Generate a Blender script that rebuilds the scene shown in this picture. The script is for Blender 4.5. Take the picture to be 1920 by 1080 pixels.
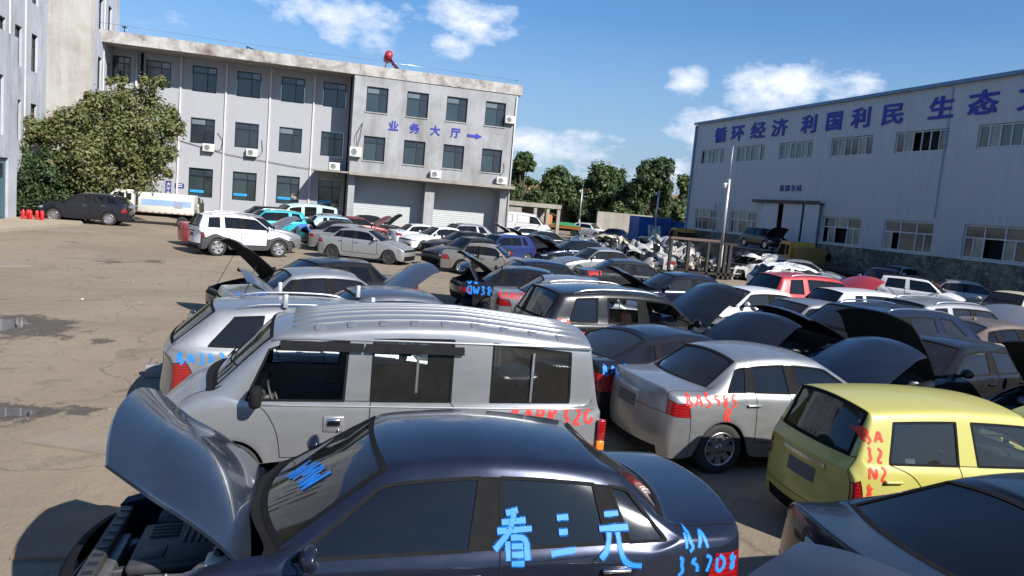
import bpy, bmesh, math, random
from mathutils import Vector, Matrix, noise
from mathutils.bvhtree import BVHTree
R = math.radians
rnd = random.Random(7)
for o in list(bpy.data.objects): bpy.data.objects.remove(o)
scene = bpy.context.scene
col = scene.collection

# ------------------------------------------------------------------ camera
CAM_H, PITCH, ROLL, YAW = 3.05, R(6.35), R(4.97), R(16.04)
fwd = Vector((math.sin(YAW)*math.cos(PITCH), math.cos(YAW)*math.cos(PITCH), -math.sin(PITCH)))
r0 = Vector((math.cos(YAW), -math.sin(YAW), 0)); u0 = r0.cross(fwd)
rt = r0*math.cos(ROLL)+u0*math.sin(ROLL); up = u0*math.cos(ROLL)-r0*math.sin(ROLL)
cd = bpy.data.cameras.new('camera'); cam = bpy.data.objects.new('camera', cd); col.objects.link(cam)
M = Matrix((rt, up, -fwd)).transposed().to_4x4(); M.translation = Vector((0, 0, CAM_H))
cam.matrix_world = M
cd.sensor_width = 36; cd.lens = 36*1400/1920; cd.clip_start = .05; cd.clip_end = 6000
scene.camera = cam

# ------------------------------------------------------------------ sun, sky, exposure
SUN_DIR = Vector((.66, -1.1, 1.0)).normalized()          # from the scene towards the sun
sl = bpy.data.lights.new('sun', 'SUN'); sl.energy = 5.0; sl.angle = R(.5); sl.color = (1, .955, .88)
so = bpy.data.objects.new('sun', sl); col.objects.link(so)
so.rotation_euler = SUN_DIR.to_track_quat('Z', 'Y').to_euler()
scene.view_settings.view_transform = 'Standard'; scene.view_settings.look = 'None'
scene.view_settings.exposure = 0.75; scene.view_settings.gamma = 1

w = bpy.data.worlds.new('World'); scene.world = w; w.use_nodes = True
wt = w.node_tree; wt.nodes.clear()
def wn(t, **k):
    n = wt.nodes.new(t)
    for a, b in k.items(): setattr(n, a, b)
    return n
def wmath(op, a, b=None, c=None, clamp=False):
    n = wn('ShaderNodeMath', operation=op); n.use_clamp = clamp
    for i, v in enumerate((a, b, c)):
        if v is None: continue
        if isinstance(v, (int, float)): n.inputs[i].default_value = v
        else: wt.links.new(v, n.inputs[i])
    return n.outputs[0]
sky = wn('ShaderNodeTexSky', sky_type='NISHITA'); sky.sun_disc = False
sky.sun_elevation = math.asin(SUN_DIR.z); sky.sun_rotation = math.atan2(SUN_DIR.x, SUN_DIR.y)
sky.air_density = 1.15; sky.dust_density = .5; sky.ozone_density = 2.2; sky.altitude = 100
tc = wn('ShaderNodeTexCoord')
nz = wn('ShaderNodeTexNoise'); nz.inputs['Scale'].default_value = 17; nz.inputs['Detail'].default_value = 8; nz.inputs['Roughness'].default_value = .6
mp = wn('ShaderNodeMapping'); mp.inputs['Scale'].default_value = (1, 1, 1.9)
wt.links.new(tc.outputs['Generated'], mp.inputs[0]); wt.links.new(mp.outputs[0], nz.inputs['Vector'])
def px_dir(x, y): return (fwd + rt*((x-960)/1400) - up*((y-540)/1400)).normalized()
# clouds of the day: direction of each, half width and half height in radians, thickness
CLOUDS = [(655,38,.075,.028,1.0),(600,8,.10,.015,.7),(885,30,.055,.026,1.1),(930,48,.03,.02,.9),(832,82,.034,.018,.75),(700,62,.045,.02,.7),
          (1292,153,.027,.021,1.25),(1420,165,.045,.028,1.25),(1500,158,.05,.024,1.2),(1575,165,.05,.022,1.1),(1610,178,.03,.014,.7),
          (1040,275,.07,.024,.95),(1110,268,.045,.018,.85),(1020,305,.08,.024,.8),(1290,245,.035,.026,.75),(1330,225,.05,.016,.85),(1270,315,.035,.016,.8),
          (1250,345,.06,.015,.4),(330,45,.05,.012,.3),(760,20,.05,.016,.5),(1075,225,.025,.012,.3)]
acc = None
for (x, y, a, b, th) in CLOUDS:
    d = px_dir(x, y); e = Vector((d.y, -d.x, 0)).normalized(); v = e.cross(d)*1.0
    terms = []
    for ax, s in ((e, a), (v, b)):
        n = wn('ShaderNodeVectorMath', operation='DOT_PRODUCT'); n.inputs[1].default_value = ax/s
        wt.links.new(tc.outputs['Generated'], n.inputs[0]); terms.append(wmath('MULTIPLY', n.outputs['Value'], n.outputs['Value']))
    r2 = wmath('ADD', terms[0], terms[1])
    dd = wn('ShaderNodeVectorMath', operation='DOT_PRODUCT'); dd.inputs[1].default_value = d
    wt.links.new(tc.outputs['Generated'], dd.inputs[0])
    g = wmath('MULTIPLY', wmath('SUBTRACT', 1.0, wmath('MULTIPLY', r2, .5)), th)
    g = wmath('MULTIPLY', wmath('MAXIMUM', g, 0.0), wmath('GREATER_THAN', dd.outputs['Value'], .5))
    acc = g if acc is None else wmath('MAXIMUM', acc, g)
dens = wmath('ADD', acc, wmath('MULTIPLY', wmath('SUBTRACT', nz.outputs['Fac'], .5), 3.4))
dens = wmath('MULTIPLY', wmath('SUBTRACT', dens, .42), .95, clamp=True)
dens = wmath('MULTIPLY', dens, wmath('MULTIPLY', acc, 3.0, clamp=True), clamp=True)
# thin veil towards the horizon
sp = wn('ShaderNodeSeparateXYZ'); wt.links.new(tc.outputs['Generated'], sp.inputs[0])
veil = wmath('MULTIPLY', wmath('SUBTRACT', 1.0, wmath('MULTIPLY', wmath('ABSOLUTE', sp.outputs['Z']), 4.2), clamp=True), .85)
dens = wmath('MULTIPLY', dens, .92)
veil = wmath('MULTIPLY', veil, wmath('ADD', nz.outputs['Fac'], .45), clamp=True)
mx = wn('ShaderNodeMix', data_type='RGBA')
tint = wn('ShaderNodeMix', data_type='RGBA', blend_type='MULTIPLY'); tint.inputs['Factor'].default_value = 1
tint.inputs['B'].default_value = (.56, .86, 1.18, 1)
wt.links.new(sky.outputs[0], tint.inputs['A'])
vm = wn('ShaderNodeMix', data_type='RGBA'); vm.inputs['B'].default_value = (3.5, 4.2, 5.7, 1); wt.links.new(veil, vm.inputs['Factor']); wt.links.new(tint.outputs['Result'], vm.inputs['A'])
wt.links.new(vm.outputs['Result'], mx.inputs['A']); mx.inputs['B'].default_value = (8.8, 9.3, 10.4, 1)
wt.links.new(dens, mx.inputs['Factor'])
bg = wn('ShaderNodeBackground'); bg.inputs['Strength'].default_value = .070
wo = wn('ShaderNodeOutputWorld')
wt.links.new(mx.outputs['Result'], bg.inputs[0]); wt.links.new(bg.outputs[0], wo.inputs[0])

# ------------------------------------------------------------------ materials
class NT:
    def __init__(s, name):
        s.m = bpy.data.materials.new(name); s.m.use_nodes = True; s.t = s.m.node_tree; s.t.nodes.clear()
        s.out = s.t.nodes.new('ShaderNodeOutputMaterial')
    def n(s, t, **k):
        n = s.t.nodes.new(t)
        for a, b in k.items():
            if hasattr(n, a): setattr(n, a, b)
            else: n.inputs[a].default_value = b
        return n
    def l(s, a, b): s.t.links.new(a, b)
    def set(s, inp, v):
        if isinstance(v, bpy.types.NodeSocket): s.l(v, inp)
        else: inp.default_value = v
    def math(s, op, a, b=0., clamp=False):
        n = s.n('ShaderNodeMath', operation=op); n.use_clamp = clamp
        s.set(n.inputs[0], a); s.set(n.inputs[1], b); return n.outputs[0]
    def noise(s, scale, detail=4, rough=.55, vec=None, dist=0.):
        n = s.n('ShaderNodeTexNoise'); n.inputs['Scale'].default_value = scale; n.inputs['Detail'].default_value = detail
        n.inputs['Roughness'].default_value = rough; n.inputs['Distortion'].default_value = dist
        if vec is not None: s.l(vec, n.inputs['Vector'])
        return n.outputs['Fac']
    def ramp(s, f, stops):
        n = s.n('ShaderNodeValToRGB'); e = n.color_ramp.elements
        while len(e) < len(stops): e.new(.5)
        for i, (p, c) in enumerate(stops):
            e[i].position = p; e[i].color = c if len(c) == 4 else (*c, 1)
        s.l(f, n.inputs[0]); return n.outputs[0]
    def mix(s, f, a, b, bt='MIX'):
        n = s.n('ShaderNodeMix', data_type='RGBA', blend_type=bt)
        s.set(n.inputs['Factor'], f)
        s.set(n.inputs['A'], a if not isinstance(a, tuple) else (*a[:3], 1)); s.set(n.inputs['B'], b if not isinstance(b, tuple) else (*b[:3], 1))
        return n.outputs['Result']
    def obj(s, scale=None):
        c = s.n('ShaderNodeTexCoord').outputs['Object']
        if scale:
            m = s.n('ShaderNodeMapping'); m.inputs['Scale'].default_value = scale; s.l(c, m.inputs[0]); return m.outputs[0]
        return c
    def pos(s, scale=None):
        c = s.n('ShaderNodeNewGeometry').outputs['Position']
        if scale:
            m = s.n('ShaderNodeMapping'); m.inputs['Scale'].default_value = scale; s.l(c, m.inputs[0]); return m.outputs[0]
        return c
    def bsdf(s, color=(.5,.5,.5), rough=.5, metal=0., coat=0., bump=None, bstr=.2, bdist=.01, spec=.5, emis=None, coatrough=.06):
        b = s.n('ShaderNodeBsdfPrincipled')
        s.set(b.inputs['Base Color'], color if not isinstance(color, tuple) else (*color[:3], 1))
        s.set(b.inputs['Roughness'], rough); s.set(b.inputs['Metallic'], metal)
        b.inputs['Coat Weight'].default_value = coat; b.inputs['Coat Roughness'].default_value = coatrough
        b.inputs['Specular IOR Level'].default_value = spec
        if bump is not None:
            k = s.n('ShaderNodeBump'); k.inputs['Strength'].default_value = bstr; k.inputs['Distance'].default_value = bdist
            s.l(bump, k.inputs['Height']); s.l(k.outputs[0], b.inputs['Normal'])
        s.l(b.outputs[0], s.out.inputs[0]); s.b = b; return s.m
_mc = {}
def simple(name, color, rough=.6, metal=0., coat=0., nscale=None, var=.25, bump=0.):
    if name in _mc: return _mc[name]
    s = NT(name); c = color
    if nscale:
        f = s.noise(nscale, 5, .6, s.obj())
        c = s.mix(f, tuple(v*(1-var) for v in color), tuple(min(1, v*(1+var)) for v in color))
        m = s.bsdf(c, rough, metal, coat, bump=f if bump else None, bstr=bump or .1)
    else: m = s.bsdf(c, rough, metal, coat)
    _mc[name] = m; return m
def paint(name, color, metal=.0, rough=.32, dust=.35, coat=.7, dustcol=(.22, .19, .16)):
    """car paint: clear coat over base, with a film of dust and small scuffs"""
    if name in _mc: return _mc[name]
    s = NT(name); o = s.obj()
    big = s.noise(1.3, 6, .65, o); fine = s.noise(38, 5, .7, o); mid = s.noise(5.5, 5, .6, s.obj((1, 1, 2.2)))
    f = s.math('MULTIPLY', s.math('ADD', s.math('MULTIPLY', big, .55), s.math('MULTIPLY', s.math('SUBTRACT', mid, .35), .9)), dust, clamp=True)
    f = s.math('ADD', f, s.math('MULTIPLY', s.math('GREATER_THAN', fine, .70), dust*.35), clamp=True)
    base = s.mix(s.math('MULTIPLY', fine, .25), color, tuple(v*.8 for v in color))
    c = s.mix(f, base, dustcol)
    r = s.math('ADD', s.math('MULTIPLY', f, .55), rough)
    m = s.bsdf(c, r, s.math('MULTIPLY', s.math('SUBTRACT', 1., f), metal), 0., spec=.15 if max(color) < .06 else .4, coatrough=.05, bump=s.noise(2.4, 3, .55, o), bstr=.13, bdist=.008)
    s.l(s.math('MULTIPLY', s.math('SUBTRACT', 1., s.math('MULTIPLY', f, 1.3, clamp=True)), coat), s.b.inputs['Coat Weight'])
    _mc[name] = m; return m
def glass(name, tint=(.10, .12, .13), refl=1.0, dust=.15, dustcol=(.30, .28, .25)):
    """window glass: see-through tint under a sharp fresnel reflection, dusty"""
    if name in _mc: return _mc[name]
    s = NT(name)
    tr = s.n('ShaderNodeBsdfTransparent'); tr.inputs[0].default_value = (*tint, 1)
    gl = s.n('ShaderNodeBsdfGlossy'); gl.inputs['Roughness'].default_value = .03; gl.inputs[0].default_value = (.9, .95, 1, 1)
    fr = s.n('ShaderNodeFresnel'); fr.inputs[0].default_value = 1.6
    # same reflection from both sides of the pane
    mx = s.n('ShaderNodeMixShader'); s.l(s.math('MULTIPLY', fr.outputs[0], refl, clamp=True), mx.inputs[0])
    s.l(tr.outputs[0], mx.inputs[1]); s.l(gl.outputs[0], mx.inputs[2])
    df = s.n('ShaderNodeBsdfDiffuse'); df.inputs[0].default_value = (*dustcol, 1)
    o = s.obj(); f = s.math('MULTIPLY', s.math('ADD', s.noise(2.2, 6, .7, o), s.math('MULTIPLY', s.noise(30, 4, .7, o), .5)), dust)
    m2 = s.n('ShaderNodeMixShader'); s.l(f, m2.inputs[0]); s.l(mx.outputs[0], m2.inputs[1]); s.l(df.outputs[0], m2.inputs[2])
    s.l(m2.outputs[0], s.out.inputs[0]); _mc[name] = s.m; return s.m

# ------------------------------------------------------------------ object helpers
def mesh_from(name, verts, faces, mats=None, fm=None, smooth=False):
    me = bpy.data.meshes.new(name); me.from_pydata([tuple(v) for v in verts], [], faces)
    for m in (mats or []): me.materials.append(m)
    if fm: me.polygons.foreach_set('material_index', fm)
    if smooth: me.polygons.foreach_set('use_smooth', [True]*len(me.polygons))
    me.update(); return me
def tag(o, label=None, cat=None, group=None, kind=None):
    if label: o['label'] = label
    if cat: o['category'] = cat
    if group: o['group'] = group
    if kind: o['kind'] = kind
    return o
def link(name, me, parent=None, loc=None, rot=None):
    o = bpy.data.objects.new(name, me); col.objects.link(o)
    if parent: o.parent = parent
    if loc: o.location = loc
    if rot: o.rotation_euler = rot
    return o
def empty(name, loc=(0, 0, 0), rz=0.):
    o = bpy.data.objects.new(name, None); col.objects.link(o); o.location = loc; o.rotation_euler = (0, 0, rz); o.empty_display_size = .2; return o
class MB:
    """collects shapes into one mesh"""
    def __init__(s): s.v = []; s.f = []; s.m = []; s.sm = []
    def add(s, vs, fs, mi=0, smooth=False):
        k = len(s.v); s.v += [Vector(v) for v in vs]; s.f += [[i+k for i in f] for f in fs]; s.m += [mi]*len(fs); s.sm += [smooth]*len(fs); return s
    def box(s, a, b, mi=0, M=None):
        x0, y0, z0 = a; x1, y1, z1 = b
        vs = [Vector(p) for p in ((x0,y0,z0),(x1,y0,z0),(x1,y1,z0),(x0,y1,z0),(x0,y0,z1),(x1,y0,z1),(x1,y1,z1),(x0,y1,z1))]
        if M: vs = [M @ p for p in vs]
        return s.add(vs, [(0,3,2,1),(4,5,6,7),(0,1,5,4),(1,2,6,5),(2,3,7,6),(3,0,4,7)], mi)
    def bbox(s, a, b, c=.02, mi=0, M=None):
        """box with chamfered edges"""
        bm = bmesh.new(); bmesh.ops.create_cube(bm, size=1)
        d = [b[i]-a[i] for i in range(3)]; ce = [(a[i]+b[i])/2 for i in range(3)]
        for v in bm.verts: v.co = Vector((v.co[i]*d[i]+ce[i] for i in range(3)))
        bmesh.ops.bevel(bm, geom=bm.edges[:], offset=min(c, min(abs(t) for t in d)*.45), segments=2, affect='EDGES', profile=.5)
        return s.bm(bm, mi, M, True)
    def bm(s, bm, mi=0, M=None, smooth=False):
        bm.verts.index_update(); vs = [(M @ v.co) if M else v.co.copy() for v in bm.verts]
        fs = [[v.index for v in f.verts] for f in bm.faces]; bm.free(); return s.add(vs, fs, mi, smooth)
    def tube(s, pts, r, n=8, mi=0, caps=True):
        pts = [Vector(p) for p in pts]; rr = r if isinstance(r, (list, tuple)) else [r]*len(pts)
        vs = []; fs = []; prev = None
        for i, p in enumerate(pts):
            t = (pts[min(i+1, len(pts)-1)]-pts[max(i-1, 0)]).normalized()
            a = t.orthogonal().normalized() if prev is None else (prev-t*prev.dot(t)).normalized()
            prev = a; b = t.cross(a)
            for k in range(n):
                th = 2*math.pi*k/n; vs.append(p+(a*math.cos(th)+b*math.sin(th))*rr[i])
        for i in range(len(pts)-1):
            for k in range(n): fs.append((i*n+k, i*n+(k+1)%n, (i+1)*n+(k+1)%n, (i+1)*n+k))
        if caps: fs.append(tuple(range(n))[::-1]); fs.append(tuple((len(pts)-1)*n+k for k in range(n)))
        return s.add(vs, fs, mi, True)
    def lathe(s, prof, n=24, M=None, mi=0, closed=False):
        """profile of (radius, height) spun about z"""
        vs = []; fs = []
        for (r, z) in prof:
            for k in range(n):
                t = 2*math.pi*k/n; vs.append(Vector((r*math.cos(t), r*math.sin(t), z)))
        m = len(prof)
        for i in range(m-1 if not closed else m):
            for k in range(n):
                j = (i+1) % m; fs.append((i*n+k, i*n+(k+1)%n, j*n+(k+1)%n, j*n+k))
        if M: vs = [M @ v for v in vs]
        return s.add(vs, fs, mi, True)
    def mesh(s, name, mats):
        me = mesh_from(name, s.v, s.f, mats, s.m); me.polygons.foreach_set('use_smooth', s.sm); 
        return me
    def build(s, name, mats, parent=None, loc=None, rot=None, angle=None):
        if not isinstance(mats, (list, tuple)): mats = [mats]
        me = s.mesh(name, mats)
        if angle: me.set_sharp_from_angle(angle=R(angle))
        return link(name, me, parent, loc, rot)
# ------------------------------------------------------------------ car builder
RUBBER = simple('rubber', (.018, .018, .018), .75, nscale=30)
TYRE = simple('tyre_rubber', (.022, .021, .020), .85, nscale=22, var=.5)
BLACK = simple('black_trim', (.012, .012, .013), .78, nscale=9, var=.4)
BLACK.node_tree.nodes['Principled BSDF'].inputs['Specular IOR Level'].default_value = .06
CLAD = simple('grey_cladding', (.035, .036, .038), .65, nscale=8)
CHROME = simple('chrome', (.62, .63, .64), .18, 1.)
ALLOY = simple('alloy', (.45, .45, .46), .33, .85, nscale=12)
STEELW = simple('steel_wheel', (.06, .06, .065), .5, .5, nscale=12)
INNER = simple('cabin_fabric', (.045, .042, .040), .9, nscale=6)
INNERL = simple('cabin_pale_fabric', (.20, .195, .18), .9, nscale=6)
TAN = simple('cabin_tan', (.36, .22, .14), .85, nscale=6)
ENGINE = simple('engine_plastic', (.034, .035, .038), .55, nscale=14, var=.5)
ENGMETAL = simple('engine_metal', (.20, .20, .20), .45, .7, nscale=18, var=.5)
def _liner():
    s = NT('hood_liner'); o = s.obj(); v = s.n('ShaderNodeTexVoronoi'); v.inputs['Scale'].default_value = 5.5; v.feature = 'SMOOTH_F1'; s.l(o, v.inputs[0]); n = s.noise(6, 5, .6, o)
    return s.bsdf(s.mix(n, (.008, .009, .010), (.030, .031, .034)), .85, bump=v.outputs['Distance'], bstr=.7, bdist=.05, spec=.1)
LINER = _liner()
HEADL = simple('headlamp_lens', (.38, .40, .42), .12, .55, 1., nscale=16, var=.5)
def _tl():
    s = NT('tail_lamp'); o = s.obj(); wv = s.n('ShaderNodeTexWave'); wv.inputs['Scale'].default_value = 9; wv.bands_direction = 'Z'; s.l(o, wv.inputs[0])
    return s.bsdf(s.mix(wv.outputs['Fac'], (.30, .008, .010), (.15, .005, .006)), .12, 0, 1.)
TAILL = _tl()
ORANGEL = simple('amber_lens', (.7, .18, .02), .15, 0, 1.)
SPRAYB = simple('spray_blue', (.010, .19, .62), .6, nscale=12, var=.2)
SPRAYR = simple('spray_red', (.66, .030, .018), .6, nscale=12, var=.2)
GL = {'dark': glass('car_glass_dark', (.045, .052, .06), dust=.035), 'mid': glass('car_glass_mid', (.25, .30, .31), dust=.06),
      'clear': glass('car_glass_clear', (.62, .68, .68), dust=.06), 'smoke': glass('car_glass_smoke', (.015, .017, .022), dust=.018)}

BASE = dict(L=4.55, W=1.78, H=1.46, wb=2.65, fo=.90, rw=.315, zs=.20, zhf=.72, zhr=.93, zbf=.95, zbr=.99, xc=1.02, xab=.82, xh=.30,
            xB=-.30, xC=-1.02, xCt=-.92, xQ=-1.40, xQt=-1.02, xrh=-1.00, xd=-1.62, zd=1.02, zdr=.99, yr=.565, zsd=None,
            hatch=False, crown=.045, wsbow=.16, z2=.60, nosedrop=.20, taildrop=.20, clad=False, rails=False, zr0=1.36, zr2=1.36, tl=(2, 3), flat=0.,
            tailz=None, tw=.05, xBt=None, spokes=10, rim=ALLOY, seal=BLACK, arch=.055, yb=.93, tly=1, crease=.5, pb=.035, pc=None, noq=False, ppaint=False, z2r=None, notl=False, hlen=0.)
def mdl(**k):
    d = dict(BASE); d.update(k); return d
MODELS = dict(
 sedan=mdl(z2r=.74),
 bluesedan=mdl(z2r=.68, hlen=.17, nosedrop=.32, L=4.52, W=1.80, H=1.47, zhf=.70, zhr=.92, zbf=.90, zbr=.96, xc=1.10, xab=.90, xh=.36, xB=-.30, pb=.018, xC=-1.16, xCt=-1.08, xQ=-1.56, xQt=-1.24, xrh=-1.08, xd=-1.70, zd=1.04, zdr=1.04, zr0=1.37, zr2=1.36, yr=.57),
 silversedan=mdl(z2r=.76, pb=.035, L=4.40, W=1.73, H=1.46, wb=2.63, fo=.85, zhf=.74, zhr=.98, zbf=.96, zbr=1.02, xc=1.05, xab=.86, xh=.30, xB=-.25, xC=-.90, xCt=-.86, xQ=-1.26, xQt=-1.02, xrh=-.98, xd=-1.60, zd=1.03, zdr=1.03, spokes=8, taildrop=.24),
 boxsedan=mdl(L=4.50, W=1.70, H=1.42, wb=2.55, fo=.86, zhf=.72, zhr=.90, zbf=.92, zbr=.94, xc=.86, xab=.72, xh=.28, xB=-.32, xC=-.98, xCt=-.90, xQ=-1.10, xQt=-.96, xrh=-1.02, xd=-1.42, zd=.97, zdr=.95, yr=.57, wsbow=.08, nosedrop=.10, taildrop=.09, zr0=1.33, zr2=1.32, crown=.04),
 fastback=mdl(L=4.95, W=1.86, H=1.43, wb=2.80, fo=.95, zhf=.74, zhr=.96, zbf=.98, zbr=1.04, xc=1.10, xab=.88, xh=.25, xB=-.35, xC=-1.08, xCt=-.98, xQ=-1.45, xQt=-1.15, xrh=-1.02, xd=-2.02, zd=1.05, zdr=1.07, yr=.56, zr0=1.32, zr2=1.33, rw=.335),
 hatch=mdl(L=3.58, W=1.50, H=1.50, wb=2.34, fo=.62, rw=.27, z2r=.62, zhf=.76, zhr=.94, zbf=.91, zbr=.95, xc=.98, xab=.82, xh=.36, pb=.04, ppaint=True, xB=-.44, xC=-1.38, xCt=-1.30, xQ=-1.52, xQt=-1.42, xrh=-1.52, xd=-1.68, zd=.98, hatch=True, noq=True, yr=.54, zr0=1.40, zr2=1.40, crown=.06, spokes=5, nosedrop=.14, taildrop=.12, wsbow=.13, tailz=.86, z2=.62, tl=(2, 3)),
 hatchback=mdl(L=4.15, W=1.72, H=1.50, wb=2.58, fo=.82, xc=1.05, xab=.85, xh=.35, xB=-.25, xC=-.95, xCt=-.92, xQ=-1.30, xQt=-1.20, xrh=-1.62, xd=-1.96, zd=1.02, zbr=1.02, hatch=True, zr0=1.41, zr2=1.40, tailz=.90),
 wagon=mdl(L=4.45, W=1.75, H=1.55, wb=2.60, fo=.85, xc=1.10, xab=.90, xh=.42, xB=-.20, xC=-.90, xCt=-.88, xQ=-1.75, xQt=-1.35, xrh=-1.62, xd=-2.10, zd=1.02, zbr=1.03, hatch=True, zr0=1.45, zr2=1.43, rails=True, tailz=.92, tl=(1, 3)),
 suv=mdl(L=4.50, W=1.84, H=1.70, wb=2.66, fo=.90, rw=.355, zs=.27, zhf=.88, zhr=1.10, zbf=1.10, zbr=1.14, z2=.74, xc=1.06, xab=.86, xh=.36, xB=-.25, xC=-1.00, xCt=-1.00, xQ=-1.78, xQt=-1.58, xrh=-1.86, xd=-2.12, zd=1.14, hatch=True, zr0=1.59, zr2=1.58, rails=True, yr=.60, tailz=1.0, spokes=5),
 suv2=mdl(L=4.70, W=1.88, H=1.69, wb=2.72, fo=.92, rw=.365, zs=.27, zhf=.92, zhr=1.12, zbf=1.12, zbr=1.22, z2=.76, xc=1.16, xab=.96, xh=.42, xB=-.22, xC=-1.00, xCt=-1.02, xQ=-1.80, xQt=-1.40, xrh=-1.85, xd=-2.20, zd=1.18, hatch=True, zr0=1.60, zr2=1.55, rails=True, yr=.60, tailz=1.02, spokes=10),
 mpv=mdl(L=4.05, W=1.68, H=1.62, wb=2.45, fo=.78, zhf=.80, zhr=1.02, zbf=1.00, zbr=1.06, xc=1.10, xab=.95, xh=.46, xB=-.12, xC=-.80, xCt=-.80, xQ=-1.55, xQt=-1.40, xrh=-1.72, xd=-1.95, zd=1.06, hatch=True, zr0=1.52, zr2=1.53, rails=True, yr=.60, tailz=.92),
 van=mdl(L=4.60, W=1.64, H=1.87, wb=2.72, fo=.80, rw=.29, zs=.24, zhf=.84, zhr=1.06, zbf=.99, zbr=1.01, z2=.72, xc=1.76, xab=1.42, xh=1.20, xB=.35, xBt=.35, xC=-.62, xCt=-.62, xQ=-2.04, xQt=-2.03, xrh=-2.12, xd=-2.25, zd=1.01, hatch=True, zr0=1.62, zr2=1.63, yr=.715, crown=.10, wsbow=.07, nosedrop=.13, taildrop=.035, tailz=.90, tl=(1, 3), notl=True, arch=.05, yb=.965, spokes=5, rim=STEELW, pb=.09, pc=.20, ppaint=True),
 bigvan=mdl(L=5.6, W=1.98, H=2.40, wb=3.3, fo=1.0, rw=.34, zs=.3, zhf=1.0, zhr=1.30, zbf=1.32, zbr=1.32, z2=.8, xc=2.05, xab=1.85, xh=1.20, xB=.75, xC=-.8, xCt=-.8, xQ=-2.6, xQt=-2.6, xrh=-2.68, xd=-2.78, zd=1.3, hatch=True, zr0=2.10, zr2=2.2, yr=.78, crown=.14, wsbow=.1, nosedrop=.2, taildrop=.03, tailz=1.1, yb=.97, rim=STEELW, spokes=5),
)
NC = 20
CODE = dict(body=0, hood=1, windshield=2, rear_window=3, wLF=4, wLR=5, wLQ=6, wRF=7, wRR=8, wRQ=9, dLF=10, dLR=11, dRF=12, dRR=13, trunk=14,
            hlL=15, hlR=16, tlL=17, tlR=18, grille=19, fb=20, rb=21, intake=22, pillar=23, cowl=24, clad=25, roofpan=26)
def cage(m):
    L, W = m['L'], m['W']; hw = W/2; Ra = m['rw']+m['arch']; xf = L/2-m['fo']; xr = xf-m['wb']; zs = m['zs']; rw = m['rw']
    xB = m['xB']; xBt = m['xBt'] if m['xBt'] is not None else xB-.03; H = m['H']
    F0 = max(L/2-m['nosedrop'], xf+Ra+.07); T = min(-L/2+m['taildrop'], xr-Ra-.07)
    d7 = xf-Ra-.06; d12 = xr+Ra+.05
    xl = [F0, xf+Ra+.045, xf+Ra, xf+.74*Ra, xf, xf-.74*Ra, xf-Ra, d7, (d7+xB)/2, xB+.04, xB-.04, (xB+d12)/2, d12, xr+Ra, xr+.74*Ra, xr, xr-.74*Ra, xr-Ra, xr-Ra-.045, T]
    arch = [0]*NC
    for c in (2, 6): arch[c] = rw-.02
    for c in (3, 5): arch[c] = rw+.74*Ra
    arch[4] = rw+Ra+.02
    for c in (13, 17): arch[c] = rw-.02
    for c in (14, 16): arch[c] = rw+.74*Ra
    arch[15] = rw+Ra+.02
    hb = m['hatch']; KB = 15 if hb else 14              # column of the rear edge of the roof
    xhf = L/2-.10-.06*(m['nosedrop']/.2)-m['hlen']                # hood front edge at centre
    xhr = m['xc']+.07                                   # hood rear edge at centre
    ws = m['wsbow']
    # per column: (x of belt row, x of rail rows, x of centre) and z of (belt, window top, rail, centre)
    xb = [0.]*NC; xt = [0.]*NC; xm = [0.]*NC; zb = [0.]*NC; z5 = [0.]*NC; z6 = [0.]*NC; z8 = [0.]*NC; yy4 = [0.]*NC; yy5 = [0.]*NC; yy6 = [0.]*NC; yy7 = [0.]*NC
    fr5 = .86
    for c in range(6):
        t = c/5.
        xb[c] = (F0-.03)*(1-t)+(m['xc']-.10)*t; xt[c] = (xhf-m['nosedrop']*.62)*(1-t)+(xhr-ws)*t; xm[c] = xhf*(1-t)+xhr*t
        s = t**.8 if t > 0 else 0.
        zz = m['zhf']+(m['zhr']-m['zhf'])*(1-(1-t)**1.7)
        zb[c] = zz-.035; z5[c] = zz; z6[c] = zz+.012; z8[c] = zz+.045
        yy4[c] = .955; yy5[c] = fr5-.05*(1-t)**2; yy6[c] = .74-.05*(1-t)**2; yy7[c] = .38
    xb[6] = m['xc']-.17; xt[6] = m['xc']-ws; xm[6] = m['xc']; zb[6] = m['zhr']-.03; z5[6] = m['zhr']+.005; z6[6] = m['zhr']+.015; z8[6] = m['zhr']+.03
    yy4[6] = .95; yy5[6] = .885; yy6[6] = .83; yy7[6] = .44
    yr = m['yr']/hw
    def roof(x):
        t = (m['xh']-x)/(m['xh']-m['xrh']); a, b = m['zr0'], m['zr2']; top = H-m['crown']
        # parabola through the two ends and the roof's height in the middle
        return a*(1-t)+b*t+4*t*(1-t)*(top-(a+b)/2)*(1 if top > (a+b)/2 else 0)
    def gh(c, x4, x5, x8=None, z4=None):
        xb[c] = x4; xt[c] = x5; xm[c] = x5 if x8 is None else x8
        t = (m['xab']-x4)/(m['xab']-m['xQ']); zb[c] = m['zbf']+(m['zbr']-m['zbf'])*t if z4 is None else z4
        zz = roof(x5); z5[c] = zz-.065; z6[c] = zz; z8[c] = zz+m['crown']; yy4[c] = m['yb']; yy5[c] = yr+.065; yy6[c] = yr; yy7[c] = yr*.55
    gh(7, m['xab'], m['xh']-ws*.35, m['xh'])
    z8[7] = roof(m['xh'])+m['crown']*.8
    gh(8, (m['xab']+xB)/2, (m['xh']-ws*.35+xBt)/2-.02)
    gh(9, xB+m['pb'], xBt+m['pb']); gh(10, xB-m['pb'], xBt-m['pb'])
    gh(11, (xB+m['xC'])/2, (xBt+m['xCt'])/2)
    gh(12, m['xC'], m['xCt'])
    hl = L/2
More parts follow.
